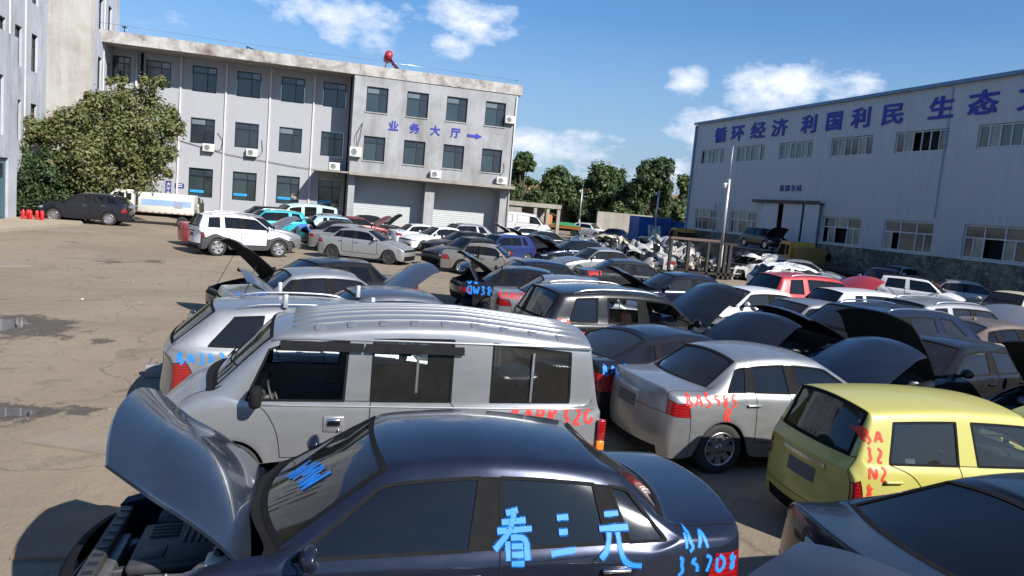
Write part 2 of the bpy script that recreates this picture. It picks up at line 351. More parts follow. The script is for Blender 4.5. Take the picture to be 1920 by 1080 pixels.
    if not hb:
        gh(13, m['xC']-.03, m['xCt']-.03)
        gh(14, m['xQ'], m['xQt'], m['xrh'])
        xt[14] = m['xQt']; c = 15
        xb[15] = m['xd']+.10; xt[15] = m['xd']+.16; xm[15] = m['xd']; zb[15] = m['zd']-.06; z5[15] = m['zd']-.012; z6[15] = m['zd']; z8[15] = m['zd']+.02
        yy4[15] = .945; yy5[15] = .86; yy6[15] = .74; yy7[15] = .4
        for c in range(16, 20):
            t = (c-15)/4.; xe = -hl+.075
            xb[c] = xb[15]*(1-t)+(T+.02)*t; xt[c] = xt[15]*(1-t)+(xe+m['taildrop']*.45)*t; xm[c] = xm[15]*(1-t)+xe*t
            zz = m['zd']*(1-t)+m['zdr']*t; zb[c] = zz-.06-.01*t; z5[c] = zz-.015; z6[c] = zz; z8[c] = zz+.02
            yy4[c] = .945; yy5[c] = .84; yy6[c] = .70; yy7[c] = .38
    else:
        pc = m['pc'] or .05; gh(13, m['xC']-pc, m['xCt']-pc)
        gh(14, m['xQ'], m['xQt'])
        gh(15, (m['xQ']+m['xd'])/2-.02, m['xrh']+.05, m['xrh'])
        z4b = zb[15]
        xb[16] = m['xd']+.06; xt[16] = m['xd']+.05; xm[16] = m['xd']-.01; zb[16] = z4b-.01; z5[16] = m['zd']; z6[16] = m['zd']+.0; z8[16] = m['zd']
        yy4[16] = m['yb']*.985; yy5[16] = .885; yy6[16] = .80; yy7[16] = .42
        tz = m['tailz'] or m['zd']-.1
        for c in range(17, 20):
            t = (c-16)/3.
            xb[c] = xb[16]*(1-t)+(T)*t; xt[c] = (m['xd']+.05)*(1-t)+(-hl+.09)*t; xm[c] = (m['xd']-.01)*(1-t)+(-hl+.05)*t
            zb[c] = zb[16]*(1-t)+tz*t; z5[c] = m['zd']*(1-t)+tz*t; z6[c] = z5[c]; z8[c] = z5[c]
            yy4[c] = m['yb']*.98; yy5[c] = .88; yy6[c] = .78; yy7[c] = .40
    def tap(x):
        if x > xf: return 1-.085*((x-xf)/(hl-xf))**2
        if x < xr: return 1-.07*((xr-x)/(hl+xr))**2
        return 1.
    V = []; G = {}
    def put(s, c, r, x, y, z):
        if r == 8:
            if (1, c, 8) in G: G[(s, c, 8)] = G[(1, c, 8)]; return
            y = 0
        G[(s, c, r)] = len(V); V.append(Vector((x, s*y, z)))
    for s in (1, -1):
        for c in range(NC):
            w_ = hw*tap(xl[c]); w4 = hw*tap(xb[c])
            z3 = zb[c]-.075; a0 = arch[c] or zs
            z2 = m['z2'] if c < 16 else (m['z2r'] or m['z2']); z1 = zs+.19
            if 0 < c < 7 or 12 < c < 19: pass
            zz = [a0, z1, z2]
            if arch[c] > z1-.06: zz[1] = arch[c]+.035
            if zz[2] < zz[1]+.04: zz[2] = zz[1]+max(.03, (z3-zz[1])*.45)
            x3 = xl[c]*.45+xb[c]*.55; x2 = xl[c]*.85+xb[c]*.15
            if c in (0,): x3 = xl[c]; x2 = xl[c]
            if hb and c >= 16: x3 = min(x3, xl[c]*.6+xb[c]*.4)
            put(s, c, 0, xl[c], w_*(.955 if not arch[c] else 1.0), zz[0])
            put(s, c, 1, xl[c], w_*(.995 if not arch[c] else 1.008), zz[1])
            put(s, c, 2, x2, w_*1.0, zz[2])
            put(s, c, 3, x3, hw*tap(x3)*.985, z3)
            put(s, c, 4, xb[c], w4*yy4[c], zb[c])
            put(s, c, 5, xt[c]-(.0 if c < 7 or c > KB else .0), hw*tap(xt[c])*yy5[c], z5[c])
            put(s, c, 6, xt[c], hw*tap(xt[c])*yy6[c], z6[c])
            put(s, c, 7, xt[c]*.28+xm[c]*.72, hw*tap(xt[c])*yy7[c], z6[c]*.3+z8[c]*.7)
            put(s, c, 8, xm[c], 0, z8[c])
    Fc = []; Fk = []
    def face(idx, k):
        if m['notl'] and k[:2] == 'tl': k = 'body'
        Fc.append(idx); Fk.append(CODE[k])
    for s in (1, -1):
        S = 'L' if s == 1 else 'R'
        for c in range(NC-1):
            for r in range(8):
                k = 'body'
                if m['clad'] and (r == 0 or (r == 1 and (c < 7 or c >= 12))): k = 'clad'
                if 1 <= r <= 3 and 7 <= c < 10: k = 'd'+S+'F'
                if 1 <= r <= 3 and 10 <= c < 12: k = 'd'+S+'R'
                if r == 4 and 7 <= c < 9: k = 'w'+S+'F'
                if r == 4 and c == 9: k = 'pillar' if not m['ppaint'] else 'body'
                if r == 4 and 10 <= c < 12: k = 'w'+S+'R'
                if r == 4 and c == 12: k = 'pillar' if not hb else 'body'
                if r == 4 and c == 13 and not m['noq']: k = 'w'+S+'Q'
                if r >= 5 and c < 5: k = 'hood'
                if r >= 5 and c == 5: k = 'cowl'
                if r >= 6 and c == 6: k = 'windshield'
                if r >= 6 and 7 <= c < KB: k = 'roofpan'
                if r >= 6 and c == KB: k = 'rear_window'
                if not hb and r >= 5 and c >= 15: k = 'trunk'
                if hb and r >= 5 and c > KB: k = 'trunk'
                if r == 2 and c == 0: k = 'hl'+S
                if m['tl'][0] <= r < m['tl'][1] and c == 18: k = 'tl'+S
                if r <= 1 and c == 0: k = 'clad' if m['clad'] else 'fb'
                if r <= 1 and c == 18 and not (m['tl'][0] <= r): k = 'clad' if m['clad'] else 'rb'
                face((G[(s,c,r)], G[(s,c+1,r)], G[(s,c+1,r+1)], G[(s,c,r+1)]), k)
        # nose and tail patches
        for end in (0, NC-1):
            fr = end == 0; sg = 1 if fr else -1
            nx = [-.05, 0., -.015, -.05, 0] if fr else ([-.05, 0., -.015, -.045, 0] if not hb else [-.04, 0., -.012, -.03, 0])
            if not fr and hb: nx = [-.03, 0, -.045, -.05, 0]
            P = {}
            drop = m['nosedrop'] if fr else m['taildrop']
            for v in range(5): P[(0, v)] = G[(s, end, v)]
            for u in range(5): P[(u, 4)] = G[(s, end, 4+u)]
            for v in range(4):
                zv = V[G[(s, end, v)]].z
                for u in range(1, 5):
                    if u == 4 and s == -1: P[(u, v)] = CEN[(end, v)]; continue
                    top = V[G[(s, end, 4+u)]]; y = abs(top.y)*(1+.02*(4-v))
                    x = sg*(hl+nx[v]-drop*1.0*(y/hw)**3.2*1.25)
                    z = zv+(top.z-V[G[(s, end, 4)]].z)*(v/4.)
                    P[(u, v)] = len(V); V.append(Vector((x, s*y if u < 4 else 0, z)))
                    if u == 4:
                        if s == 1:
                            if end == 0 and v == 0: CEN = {}
                            CEN[(end, v)] = P[(u, v)]
            for u in range(4):
                for v in range(4):
                    if fr:
                        k = 'fb'
                        if v == 2: k = 'hl'+S if u == 0 else ('grille' if u >= 1 else 'fb')
                        if v == 2 and u == 0: k = 'hl'+S
                        if v == 3: k = 'body' if u == 0 else 'hood'
                        if v == 0 and u >= 1: k = 'intake'
                    else:
                        k = 'rb'
                        if v == 2: k = 'trunk' if u >= m['tly'] else 'tl'+S
                        if v == 3: k = 'trunk' if u >= 1 else 'body'
                        if m['tl'][0] <= v < m['tl'][1] and u < m['tly']: k = 'tl'+S
                        if hb and v == 1: k = ('tl'+S if (m['tl'][0] == 1 and u < 1) else ('trunk' if u >= 1 else 'rb'))
                    if m['clad'] and v <= 1 and k in ('fb', 'rb'): k = 'clad'
                    face((P[(u,v)], P[(u+1,v)], P[(u+1,v+1)], P[(u,v+1)]), k)
    cr = []
    K = m['crease']
    for s in (1, -1):
        for r in range(5, 8):
            cr += [(G[(s,5,r)], G[(s,5,r+1)], .6), (G[(s,6,r)], G[(s,6,r+1)], .7), (G[(s,7,r)], G[(s,7,r+1)], .45),
                   (G[(s,KB,r)], G[(s,KB,r+1)], .5), (G[(s,KB+1,r)], G[(s,KB+1,r+1)], .6), (G[(s,0,r)], G[(s,0,r+1)], .35), (G[(s,19,r)], G[(s,19,r+1)], .5)]
        for c in range(NC-1):
            cr.append((G[(s,c,4)], G[(s,c+1,4)], .55 if 6 <= c < 15 else .3))
            if c >= 6: cr.append((G[(s,c,6)], G[(s,c+1,6)], .35 if c < 15 else .1))
            if c < 5: cr.append((G[(s,c,5)], G[(s,c+1,5)], .3))
            if 7 <= c < 15: cr.append((G[(s,c,5)], G[(s,c+1,5)], .3))
            cr.append((G[(s,c,3)], G[(s,c+1,3)], .25))
            if m['hatch']: cr.append((G[(s,c,2)], G[(s,c+1,2)], .2))
        for r in range(4, 6): cr.append((G[(s,7,r)], G[(s,7,r+1)], .4))
    return V, Fc, Fk, cr, dict(xf=xf, xr=xr, Ra=Ra, hingex=xhr-.02, hingez=m['zhr']+.0, tx=m['xd']-.05, tz=m['zd'])

def subdiv(V, F, K, cr, lv):
    me = bpy.data.meshes.new('cage'); me.from_pydata([tuple(v) for v in V], [], F)
    for _ in range(28): me.materials.append(None)
    me.polygons.foreach_set('material_index', K); me.update()
    bm = bmesh.new(); bm.from_mesh(me); bmesh.ops.recalc_face_normals(bm, faces=bm.faces)
    cl = bm.edges.layers.float.get('crease_edge') or bm.edges.layers.float.new('crease_edge'); bm.verts.ensure_lookup_table()
    for a, b, c in cr:
        e = bm.edges.get((bm.verts[a], bm.verts[b]))
        if e: e[cl] = c
    bm.to_mesh(me); bm.free()
    o = bpy.data.objects.new('tmp', me); col.objects.link(o)
    md = o.modifiers.new('s', 'SUBSURF'); md.levels = lv; md.render_levels = lv
    bpy.context.view_layer.update()
    ev = o.evaluated_get(bpy.context.evaluated_depsgraph_get()); m2 = ev.to_mesh()
    VV = [v.co.copy() for v in m2.vertices]; FF = [list(p.vertices) for p in m2.polygons]; KK = [p.material_index for p in m2.polygons]
    NN = [v.normal.copy() for v in m2.vertices]
    ev.to_mesh_clear(); bpy.data.objects.remove(o); bpy.data.meshes.remove(me)
    return VV, FF, KK, NN
_cc = {}
def shell(model, lv, over=None):
    key = (model, lv, str(over))
    if key in _cc: return _cc[key]
    m = dict(MODELS[model]); m.update(over or {})
    V, F, K, cr, info = cage(m); VV, FF, KK, NN = subdiv(V, F, K, cr, lv)
    _cc[key] = (m, VV, FF, KK, NN, info); return _cc[key]
def extract(VV, FF, ids, NN=None, off=0.):
    mp_ = {}; vs = []; fs = []
    for i in ids:
        f = []
        for v in FF[i]:
            if v not in mp_: mp_[v] = len(vs); vs.append(VV[v]+(NN[v]*off if off else Vector()))
            f.append(mp_[v])
        fs.append(f)
    return vs, fs
# wheels, shared by every car: spin axis along local y, outer face towards +y
_wh = {}
def wheel_mesh(r, spokes, w=.20):
    key = (round(r, 3), spokes)
    if key in _wh: return _wh[key]
    Mx = Matrix.Rotation(-math.pi/2, 4, 'X'); rr = r*.66
    t = MB(); t.lathe([(rr, -w*.46), (r*.90, -w*.5), (r*.975, -w*.42), (r, -w*.25), (r, w*.25), (r*.975, w*.42), (r*.90, w*.5), (rr+.01, w*.46), (rr, w*.40)], 32, Mx)
    g = MB(); g.lathe([(rr*1.01, w*.46), (rr*.97, w*.43), (rr*.93, w*.30), (rr*.93, -.02), (.02, -.03)], 32, Mx, 1)
    g.lathe([(rr*1.02, w*.44), (rr*1.0, w*.485), (rr*.955, w*.47), (rr*.93, w*.36)], 32, Mx, 0)
    g.lathe([(.0, w*.42), (.035, w*.42), (.055, w*.38), (.07, w*.2)], 16, Mx, 0)
    for k in range(spokes):
        a = 2*math.pi*k/spokes; wd = .55*rr*math.pi/spokes
        M_ = Mx @ Matrix.Rotation(a, 4, 'Z')
        i_, o_ = .045, rr*.96
        g.add([M_ @ Vector(p) for p in ((i_, -wd*.75, w*.36), (o_, -wd*.9, w*.40), (o_, wd*.9, w*.40), (i_, wd*.75, w*.36),
                                        (i_, -wd, w*.12), (o_, -wd*1.2, w*.15), (o_, wd*1.2, w*.15), (i_, wd, w*.12))],
              [(0,1,2,3), (0,4,5,1), (2,6,7,3), (4,7,6,5)], 0, False)
    for k in range(5):
        a = 2*math.pi*k/5; M_ = Mx @ Matrix.Rotation(a, 4, 'Z') @ Matrix.Translation((.052, 0, w*.40)); g.lathe([(0, .012), (.008, .012), (.009, 0)], 6, M_, 1)
    _wh[key] = (t.mesh('tyre', [TYRE]), g.mesh('rim', [None, BLACK])); return _wh[key]

# hand-sprayed letters: polylines in a box 0..0.7 by 0..1
def _halo(name, c):
    s = NT(name); o = s.obj(); tr = s.n('ShaderNodeBsdfTransparent'); df = s.n('ShaderNodeBsdfDiffuse'); df.inputs[0].default_value = (*c, 1)
    m = s.n('ShaderNodeMixShader'); s.l(s.math('MULTIPLY', s.ramp(s.noise(90, 4, .7, o), [(.42, (0,)*3), (.62, (1,)*3)]), .55), m.inputs[0]); s.l(tr.outputs[0], m.inputs[1]); s.l(df.outputs[0], m.inputs[2]); s.l(m.outputs[0], s.out.inputs[0]); return s.m
HALO = {SPRAYB.name: _halo('overspray_blue', (.01, .235, .78)), SPRAYR.name: _halo('overspray_red', (.66, .03, .018))}
GLY = {
 'A': [[(0,0),(.32,1),(.66,0)],[(.12,.38),(.55,.38)]], 'B': [[(.1,1),(.1,0)],[(0,1),(.5,.85),(.15,.55),(.62,.3),(.45,.02),(.1,0)]],
 'C': [[(.62,.85),(.3,1),(.05,.6),(.12,.15),(.4,0),(.65,.15)]], 'D': [[(.1,1),(.1,0),(.45,.08),(.65,.5),(.45,.92),(.05,1)]],
 'G': [[(.6,.9),(.3,1),(.05,.55),(.15,.1),(.45,.0),(.62,.25),(.6,.42),(.35,.42)]], 'K': [[(.08,1),(.08,0)],[(.6,1),(.1,.5),(.62,0)]],
 'N': [[(.05,0),(.08,1),(.55,.05),(.6,1)]], 'P': [[(.1,0),(.1,1),(.55,.92),(.55,.6),(.1,.5)]], 'Q': [[(.3,1),(.05,.6),(.15,.1),(.5,.05),(.62,.5),(.5,.95),(.3,1)],[(.35,.3),(.68,-.08)]],
 'R': [[(.1,0),(.1,1),(.52,.95),(.5,.6),(.1,.5),(.6,0)]], 'U': [[(.08,1),(.1,.2),(.35,0),(.58,.2),(.6,1)]], 'W': [[(0,1),(.15,0),(.33,.7),(.5,0),(.68,1)]],
 'M': [[(0,0),(.1,1),(.33,.3),(.58,1),(.66,0)]], 'T': [[(0,1),(.66,1)],[(.33,1),(.33,0)]], 'L': [[(.1,1),(.1,0),(.6,.02)]], 'F': [[(.6,1),(.1,1),(.1,0)],[(.1,.5),(.5,.5)]],
 '0': [[(.3,1),(.05,.5),(.3,0),(.6,.5),(.3,1)]], '1': [[(.3,1),(.3,0)]], '2': [[(.08,.85),(.35,1),(.58,.75),(.08,0),(.65,.04)]], '3': [[(.08,.95),(.55,.95),(.25,.58),(.6,.3),(.35,0),(.05,.1)]],
 '4': [[(.45,0),(.45,1),(.03,.3),(.66,.3)]], '5': [[(.6,1),(.15,.95),(.12,.58),(.55,.5),(.5,.08),(.05,0)]], '6': [[(.5,1),(.1,.5),(.15,.05),(.5,.05),(.55,.4),(.12,.45)]],
 '7': [[(.03,.95),(.6,1),(.25,0)]], '8': [[(.5,.9),(.2,1),(.12,.75),(.55,.3),(.35,0),(.1,.2),(.5,.7),(.5,.9)]], '9': [[(.55,.7),(.3,1),(.08,.7),(.3,.5),(.55,.7),(.5,0)]],
 'k': [[(.15,.92),(.55,1)],[(.05,.76),(.72,.80)],[(-.05,.60),(.85,.64)],[(.42,1.02),(.30,.60),(-.1,.22)],[(.24,.48),(.24,0)],[(.24,.48),(.66,.48),(.66,0)],[(.26,.32),(.64,.32)],[(.26,.17),(.64,.17)],[(.24,.01),(.66,.01)]],
 's': [[(.15,.82),(.55,.84)],[(.18,.55),(.52,.57)],[(-.02,.16),(.68,.24)]],
 'y': [[(.12,.86),(.6,.88)],[(-.02,.60),(.80,.62)],[(.28,.6),(.22,.25),(-.02,.0)],[(.46,.6),(.5,.12),(.62,-.08),(1.05,-.12)]],
 'x': [[(.33,1),(.33,.0)],[(.05,.8),(.62,.8)],[(0,.55),(.68,.55)],[(.12,.3),(.56,.3),(.56,.02),(.12,.02),(.12,.3)]], ' ': [],
}
def spray(bvh, text, org, right, upv, size, mat, parent, rad=None, ray=None, seed=0):
    """flat ribbon strokes of paint laid onto the bodywork along a direction"""
    rg = random.Random(seed+len(text)); right = Vector(right).normalized(); upv = Vector(upv).normalized(); ray = Vector(ray); org = Vector(org)
    mb = MB(); cx = 0; cy = 0; rad = rad or size*(.055 if 'k' in text else .088)
    for ch in text:
        if ch == '|': cx = size*.12*rg.uniform(0, 3); cy -= size*1.25; continue
        for st in GLY.get(ch, []):
            P_ = []
            for i in range(len(st)-1):
                a, b = st[i], st[i+1]; n = max(2, int(math.hypot(b[0]-a[0], b[1]-a[1])*size/.018))
                for k in range(n): P_.append((a[0]+(b[0]-a[0])*k/n, a[1]+(b[1]-a[1])*k/n))
            P_.append(st[-1]); rows = []
            sm = []
            for i in range(len(P_)):                     # round the corners a little
                w0 = P_[max(0, i-2):i+3]; sm.append((sum(p[0] for p in w0)/len(w0), sum(p[1] for p in w0)/len(w0)))
            for i, p in enumerate(sm):
                q0 = sm[max(0, i-1)]; q1 = sm[min(len(sm)-1, i+1)]; d = Vector((q1[0]-q0[0], q1[1]-q0[1])); d = d.normalized() if d.length > 0 else Vector((1, 0))
                n = Vector((-d.y, d.x)); rr = rad*(1+.25*noise.noise(Vector((p[0]*4+cx*9, p[1]*4, seed)))); row = []
                for s in (-1.45, -.95, -.3, .3, .95, 1.45):
                    Q = org+right*(p[0]*size+cx+n.x*rr*s)+upv*(p[1]*size+cy+n.y*rr*s)
                    h = bvh.ray_cast(Q-ray*3, ray, 6)
                    row.append(None if h[0] is None else h[0]+h[1]*(.004 if h[1].dot(ray) < 0 else -.004))
                rows.append(row)
            for i in range(len(rows)-1):
                for j in range(5):
                    q = (rows[i][j], rows[i][j+1], rows[i+1][j+1], rows[i+1][j])
                    if all(v is not None for v in q) and max((q[0]-q[k]).length for k in (1, 2, 3)) < .12: mb.add(q, [(0, 1, 2, 3)], 1 if j in (0, 4) else 0)
        cx += size*(.80 if ch not in 'ksy1' else (1.15 if ch in 'ksy' else .5))
    if mb.f: return mb.build('spray_writing', [mat, HALO[mat.name]], parent)

def inner_stuff(m, lod, tan=False, wheel_left=True):
    mb = MB(); W = m['W']; f = .34
    xs = m['xB']
    z0 = m['zs']+.12; bz = m['zbf']
    mb.box((m['xd']+.2, -W*.42, z0-.06), (m['xc']-.1, W*.42, z0), 1)
    def seat(x, y0, y1, back=.12, hr=.70):
        mb.bbox((x-.25, y0, z0+.04), (x+.27, y1, z0+.28), .06, 0)
        Mt = Matrix.Translation((x-.25, 0, z0+.2)) @ Matrix.Rotation(R(-14), 4, 'Y')
        mb.bbox((-.10, y0, 0), (.04, y1, .50), .06, 0, Mt)
        n = max(1, round((y1-y0)/.5))
        for k in range(n):
            yc = y0+(y1-y0)*(k+.5)/n; mb.bbox((-.08, yc-.13, .51), (.02, yc+.13, hr), .05, 0, Mt)
    for s in (1, -1):
        a, b = sorted((s*.12, s*(W/2-.22))); seat(xs+.32, a, b)
    seat(xs-.52, -(W/2-.24), W/2-.24, hr=.58)
    if m['H'] > 1.8 and m['hatch']: seat(xs-1.35, -(W/2-.24), W/2-.24)
    mb.bbox((m['xc']-.52, -W*.42, bz-.30), (m['xc']-.12, W*.42, bz-.02), .06, 1)
    ys = .36 if wheel_left else -.36
    xw = m['xc']-.60; C = Vector((xw, ys, bz-.06)); ring = []
    for k in range(17):
        t = 2*math.pi*k/16; ring.append(C+Vector((.10*math.sin(t)*.6, .18*math.cos(t), .18*math.sin(t)*.85)))
    mb.tube(ring, .014, 6, 1, False); mb.tube([C, C+Vector((.2, 0, -.06))], .03, 6, 1); mb.tube([C+Vector((0, -.17, 0)), C+Vector((0, .17, 0))], .012, 5, 1)
    return mb

ENGM = [ENGINE, ENGMETAL, None, simple('bottle_white', (.5, .5, .46), .5, nscale=9), simple('hose_black', (.01, .01, .011), .35), simple('battery_grey', (.09, .09, .10), .5)]
def engine_bay(m, info, rg, paintm, detail):
    mb = MB(); xf = info['xf']; hw = m['W']/2; x0 = m['xc']+.02; x1 = m['L']/2-.16; zt = m['zhf']-.06; zr = m['zhr']-.08
    yi = hw*.80
    mb.box((x0, -yi, .34), (x1, yi, .38), 0)
    mb.add([(x0,-yi,.36),(x0,yi,.36),(x0,yi,zr),(x0,-yi,zr)], [(0,1,2,3)], 0)
    for s in (1, -1):
        mb.add([(x0,s*yi,.36),(x1,s*yi*.93,.36),(x1,s*yi*.9,zt),((x0+x1)/2,s*yi,(zt+zr)/2+.02),(x0,s*yi,zr)], [(0,1,2,3,4)], 2)
        mb.add([(x0,s*yi,zr),((x0+x1)/2,s*yi,(zt+zr)/2+.02),(x1,s*yi*.9,zt),(x1-.03,s*hw*.86*.93,zt+.03),((x0+x1)/2,s*hw*.86,(zt+zr)/2+.05),(x0,s*hw*.86,zr+.03)], [(0,1,4,5),(1,2,3,4)], 2)
        mb.lathe([(.11,0),(.11,.06),(.07,.09),(.03,.09),(.0,.11)], 16, Matrix.Translation((xf-.04, s*(yi-.14), zr-.16)), 1)
    mb.bbox((x1-.10, -yi*.9, zt-.10), (x1, yi*.9, zt), .02, 0)           # radiator support
    mb.bbox((x1-.16, -.30, zt-.42), (x1-.09, .30, zt-.06), .01, 1)
    ex = (x0+x1)/2-.02
    for k in range(11):                                                # grooves of the radiator support
        y = -yi*.8+k*yi*.16; mb.box((x1-.09, y, zt-.001), (x1-.03, y+.04, zt+.004), 4)
    mb.bbox((ex-.26, -.34, .40), (ex+.24, .26, zt-.08), .04, 1)
    Mc = Matrix.Translation((ex, -.03, zt-.05)) @ Matrix.Rotation(R(rg.uniform(-3, 3)), 4, 'Z') @ Matrix.Rotation(R(3), 4, 'Y')
    mb.bbox((-.27, -.32, -.03), (.27, .30, .05), .03, 0, Mc)
    for k in range(5): mb.bbox((-.22+k*.045, -.26, .045), (-.20+k*.045, .02, .062), .006, 0, Mc)
    for k in range(4): mb.bbox((.02, -.26+k*.05, .045), (.20, -.235+k*.05, .062), .006, 0, Mc)
    mb.bbox((.06, .05, .045), (.20, .22, .058), .01, 0, Mc)
    mb.bbox((ex-.10, .38, zt-.22), (ex+.14, .38+.19, zt-.01), .015, 5)
    mb.lathe([(0, .02), (.012, .02), (.012, 0)], 8, Matrix.Translation((ex, .43, zt-.01)), 1)
    mb.bbox((ex-.12, -yi+.04, zt-.20), (ex+.22, -.42, zt+.0), .04, 0)
    mb.bbox((x0+.08, yi-.28, zr-.16), (x0+.24, yi-.12, zr-.03), .04, 3)
    mb.lathe([(.0,.07),(.035,.07),(.035,0)], 10, Matrix.Translation((x0+.16, yi-.2, zr-.06)), 4)
    for k in range(10 if detail else 5):
        a = Vector((rg.uniform(x0+.1, x1-.15), rg.uniform(-yi*.85, yi*.85), zt-.12)); b = Vector((rg.uniform(x0+.1, x1-.15), rg.uniform(-yi*.85, yi*.85), zt-.14))
        mid = (a+b)/2+Vector((0, 0, rg.uniform(.06, .16))); pts = [a*(1-t)**2+mid*2*t*(1-t)+b*t*t for t in [i/8 for i in range(9)]]
        mb.tube(pts, rg.uniform(.010, .026), 6, rg.choice((4, 4, 0, 1)))
    for k in range(16 if detail else 6):
        a = Vector((rg.uniform(x0+.1, x1-.15), rg.uniform(-yi*.85, yi*.85), rg.uniform(.45, zt-.08))); s = rg.uniform(.03, .10)
        Mk = Matrix.Translation(a) @ Matrix.Rotation(rg.uniform(0, 3), 4, 'Z'); mb.bbox((-s, -s*.6, -s*.5), (s, s*.6, s*.5), .01, rg.choice((0, 1, 1, 5, 0)), Mk)
    # cowl grille at the foot of the windscreen
    return mb

def make_car(name, label, model, x, y, heading, body, z=0., lod=2, hood=0., trunk=0., glassk='dark', wsk=None, over=None, tex=(), rg=0, wheels=True, lights=True,
             missing=(), door_off=(), chrome=False, cat='car', group='scrapped cars parked in the yard', scale=1., tan=False, white_rim=False, liner=None, rear_glass=None,
             tilt=None, crush=0., mirror=True, rod=False, hoodmat=None, qglass=None, seal=None, doors_open=(), fin=False, roofmat=None):
    rg = random.Random(rg or int(abs(x*100)+abs(y*10))); m, VV, FF, KK, NN, info = shell(model, lod, over)
    root = empty(name, (x, y, z), R(heading)); root.scale = (scale,)*3; tag(root, label, cat, group)
    if tilt: root.rotation_euler = (R(tilt[0]), R(tilt[1]), R(heading))
    if crush:
        VV = [v+Vector((noise.noise(v*2.3+Vector((x, y, 0))), noise.noise(v*2.1+Vector((9, x, y))), noise.noise(v*2.5+Vector((x, 5, y)))-.25))*crush*(.3+v.z*.6) for v in VV]
    by = {}
    for i, k in enumerate(KK): by.setdefault(k, []).append(i)
    def part(nm, codes, mats, parent=None, off=0.):
        ids = [i for k in codes for i in by.get(CODE[k], [])]
        if not ids: return None
        vs, fs = extract(VV, FF, ids, NN, off); me = mesh_from(nm, vs, fs, [mats], None, True); return link(nm, me, parent or root)
    wsk = wsk or glassk; G_ = lambda k: GL[k]
    bodymat = body; seal = seal or m['seal']
    if m['clad']: part('cladding', ['clad'], CLAD)
    part('cowl', ['cowl'], BLACK)
    if 'fb' not in missing: part('front_bumper', ['fb'], bodymat)
    if 'rb' not in missing: part('rear_bumper', ['rb'], bodymat)
    part('grille', ['grille'], BLACK, off=-.008); part('air_intake', ['intake'], BLACK, off=-.015)
    for k in ('hlL', 'hlR'):
        if k not in missing: part('headlight', [k], HEADL)
    for k in ('tlL', 'tlR'):
        if k not in missing: part('taillight', [k], TAILL)
    if 'ws' not in missing: part('windscreen', ['windshield'], G_(wsk), off=-.004)
    if 'rg' not in missing: part('rear_window', ['rear_window'], G_(rear_glass or glassk), off=-.004)
    doors = {}
    for k in ('dLF', 'dLR', 'dRF', 'dRR'):
        if k in door_off: continue
        d = part('door', [k], bodymat); doors[k] = d
        w_ = 'w'+k[1:]
        if 'panel' in missing and k[2] == 'R': part('panel', [w_], bodymat, d)
        elif w_ not in missing: part('window', [w_], G_(glassk), d, -.006)
    for k in ('wLQ', 'wRQ'):
        if k not in missing: part('quarter_window' if 'panel' not in missing else 'side_panel', [k], bodymat if 'panel' in missing else (G_(qglass) if qglass else G_(glassk)), off=-.006)
    bvh = BVHTree.FromPolygons(VV, FF)
    # handles
    for k, d in doors.items():
        s = 1 if k[1] == 'L' else -1
        hx = (m['xB']+.13) if k[2] == 'F' else (m['xC']+.02 if m['L'] > 3.7 else m['xC']+.1); hz = m['zbf']-.135+(m['zbr']-m['zbf'])*(.3 if k[2] == 'F' else .7)
        if lod < 2 or 'handles' in missing: continue
        h = bvh.ray_cast(Vector((hx, s*3, hz)), Vector((0, -s, 0)))
        if h[0]:
            mb = MB(); yq = h[0].y
            mb.bbox((hx-.10, yq-s*.0 if s > 0 else yq-.035, hz-.014), (hx+.10, yq+.035 if s > 0 else yq, hz+.014), .012)
            o = mb.build('handle', CHROME if chrome else bodymat, d)
            for p in o.data.polygons: p.use_smooth = True
    # seams and window seals
    ec = {}
    for i, f in enumerate(FF):
        for j in range(len(f)):
            a, b = f[j], f[(j+1) % len(f)]; ec.setdefault((min(a, b), max(a, b)), []).append(i)
    glassy = {CODE[k] for k in ('windshield', 'rear_window', 'wLF', 'wLR', 'wLQ', 'wRF', 'wRR', 'wRQ')}
    dark = {CODE[k] for k in ('pillar', 'cowl', 'intake', 'grille', 'clad')}
    mb = MB(); opened = set()
    if hood: opened.add(CODE['hood'])
    if trunk: opened.add(CODE['trunk'])
    ct = [sum((VV[v] for v in f), Vector())/len(f) for f in FF] if lod >= 1 else None
    for (a, b), fl in ec.items():
        if len(fl) != 2: continue
        k0, k1 = KK[fl[0]], KK[fl[1]]
        if k0 == k1 or {k0, k1} == {0, 26} or (k0 in dark and k1 in dark) or k0 in opened or k1 in opened: continue
        A, B = VV[a], VV[b]; n = (NN[a]+NN[b]).normalized(); t = (B-A)
        if t.length < 1e-5: continue
        sd = n.cross(t).normalized(); t = t.normalized()
        g = (k0 in glassy) or (k1 in glassy); gi = None
        sideglass = g and not ({k0, k1} & {CODE['windshield'], CODE['rear_window']})
        if g:
            gi = fl[0] if k0 in glassy else fl[1]
            s2 = 1 if (ct[gi]-A).dot(sd) > 0 else -1
            wi, wo_ = (.030, .010) if not sideglass else ((.020, .012) if lod < 3 else (.013, .010))
            p0, p1 = (wi, wo_) if s2 > 0 else (wo_, wi); mi = 1 if sideglass else 0
        else:
            if lod < 2 and not ({k0, k1} & {CODE['hood'], CODE['dLF'], CODE['dRF'], CODE['trunk']}): continue
            p0 = p1 = .0034 if lod > 2 else .008; mi = 0
            if {k0, k1} & {CODE['fb'], CODE['rb'], CODE['intake'], CODE['grille']}: p0 = p1 = .0028
        e = n*.003; x_ = t*.003
        mb.add([A-sd*p1+e-x_, B-sd*p1+e+x_, B+sd*p0+e+x_, A+sd*p0+e-x_], [(0, 1, 2, 3)], mi, True)
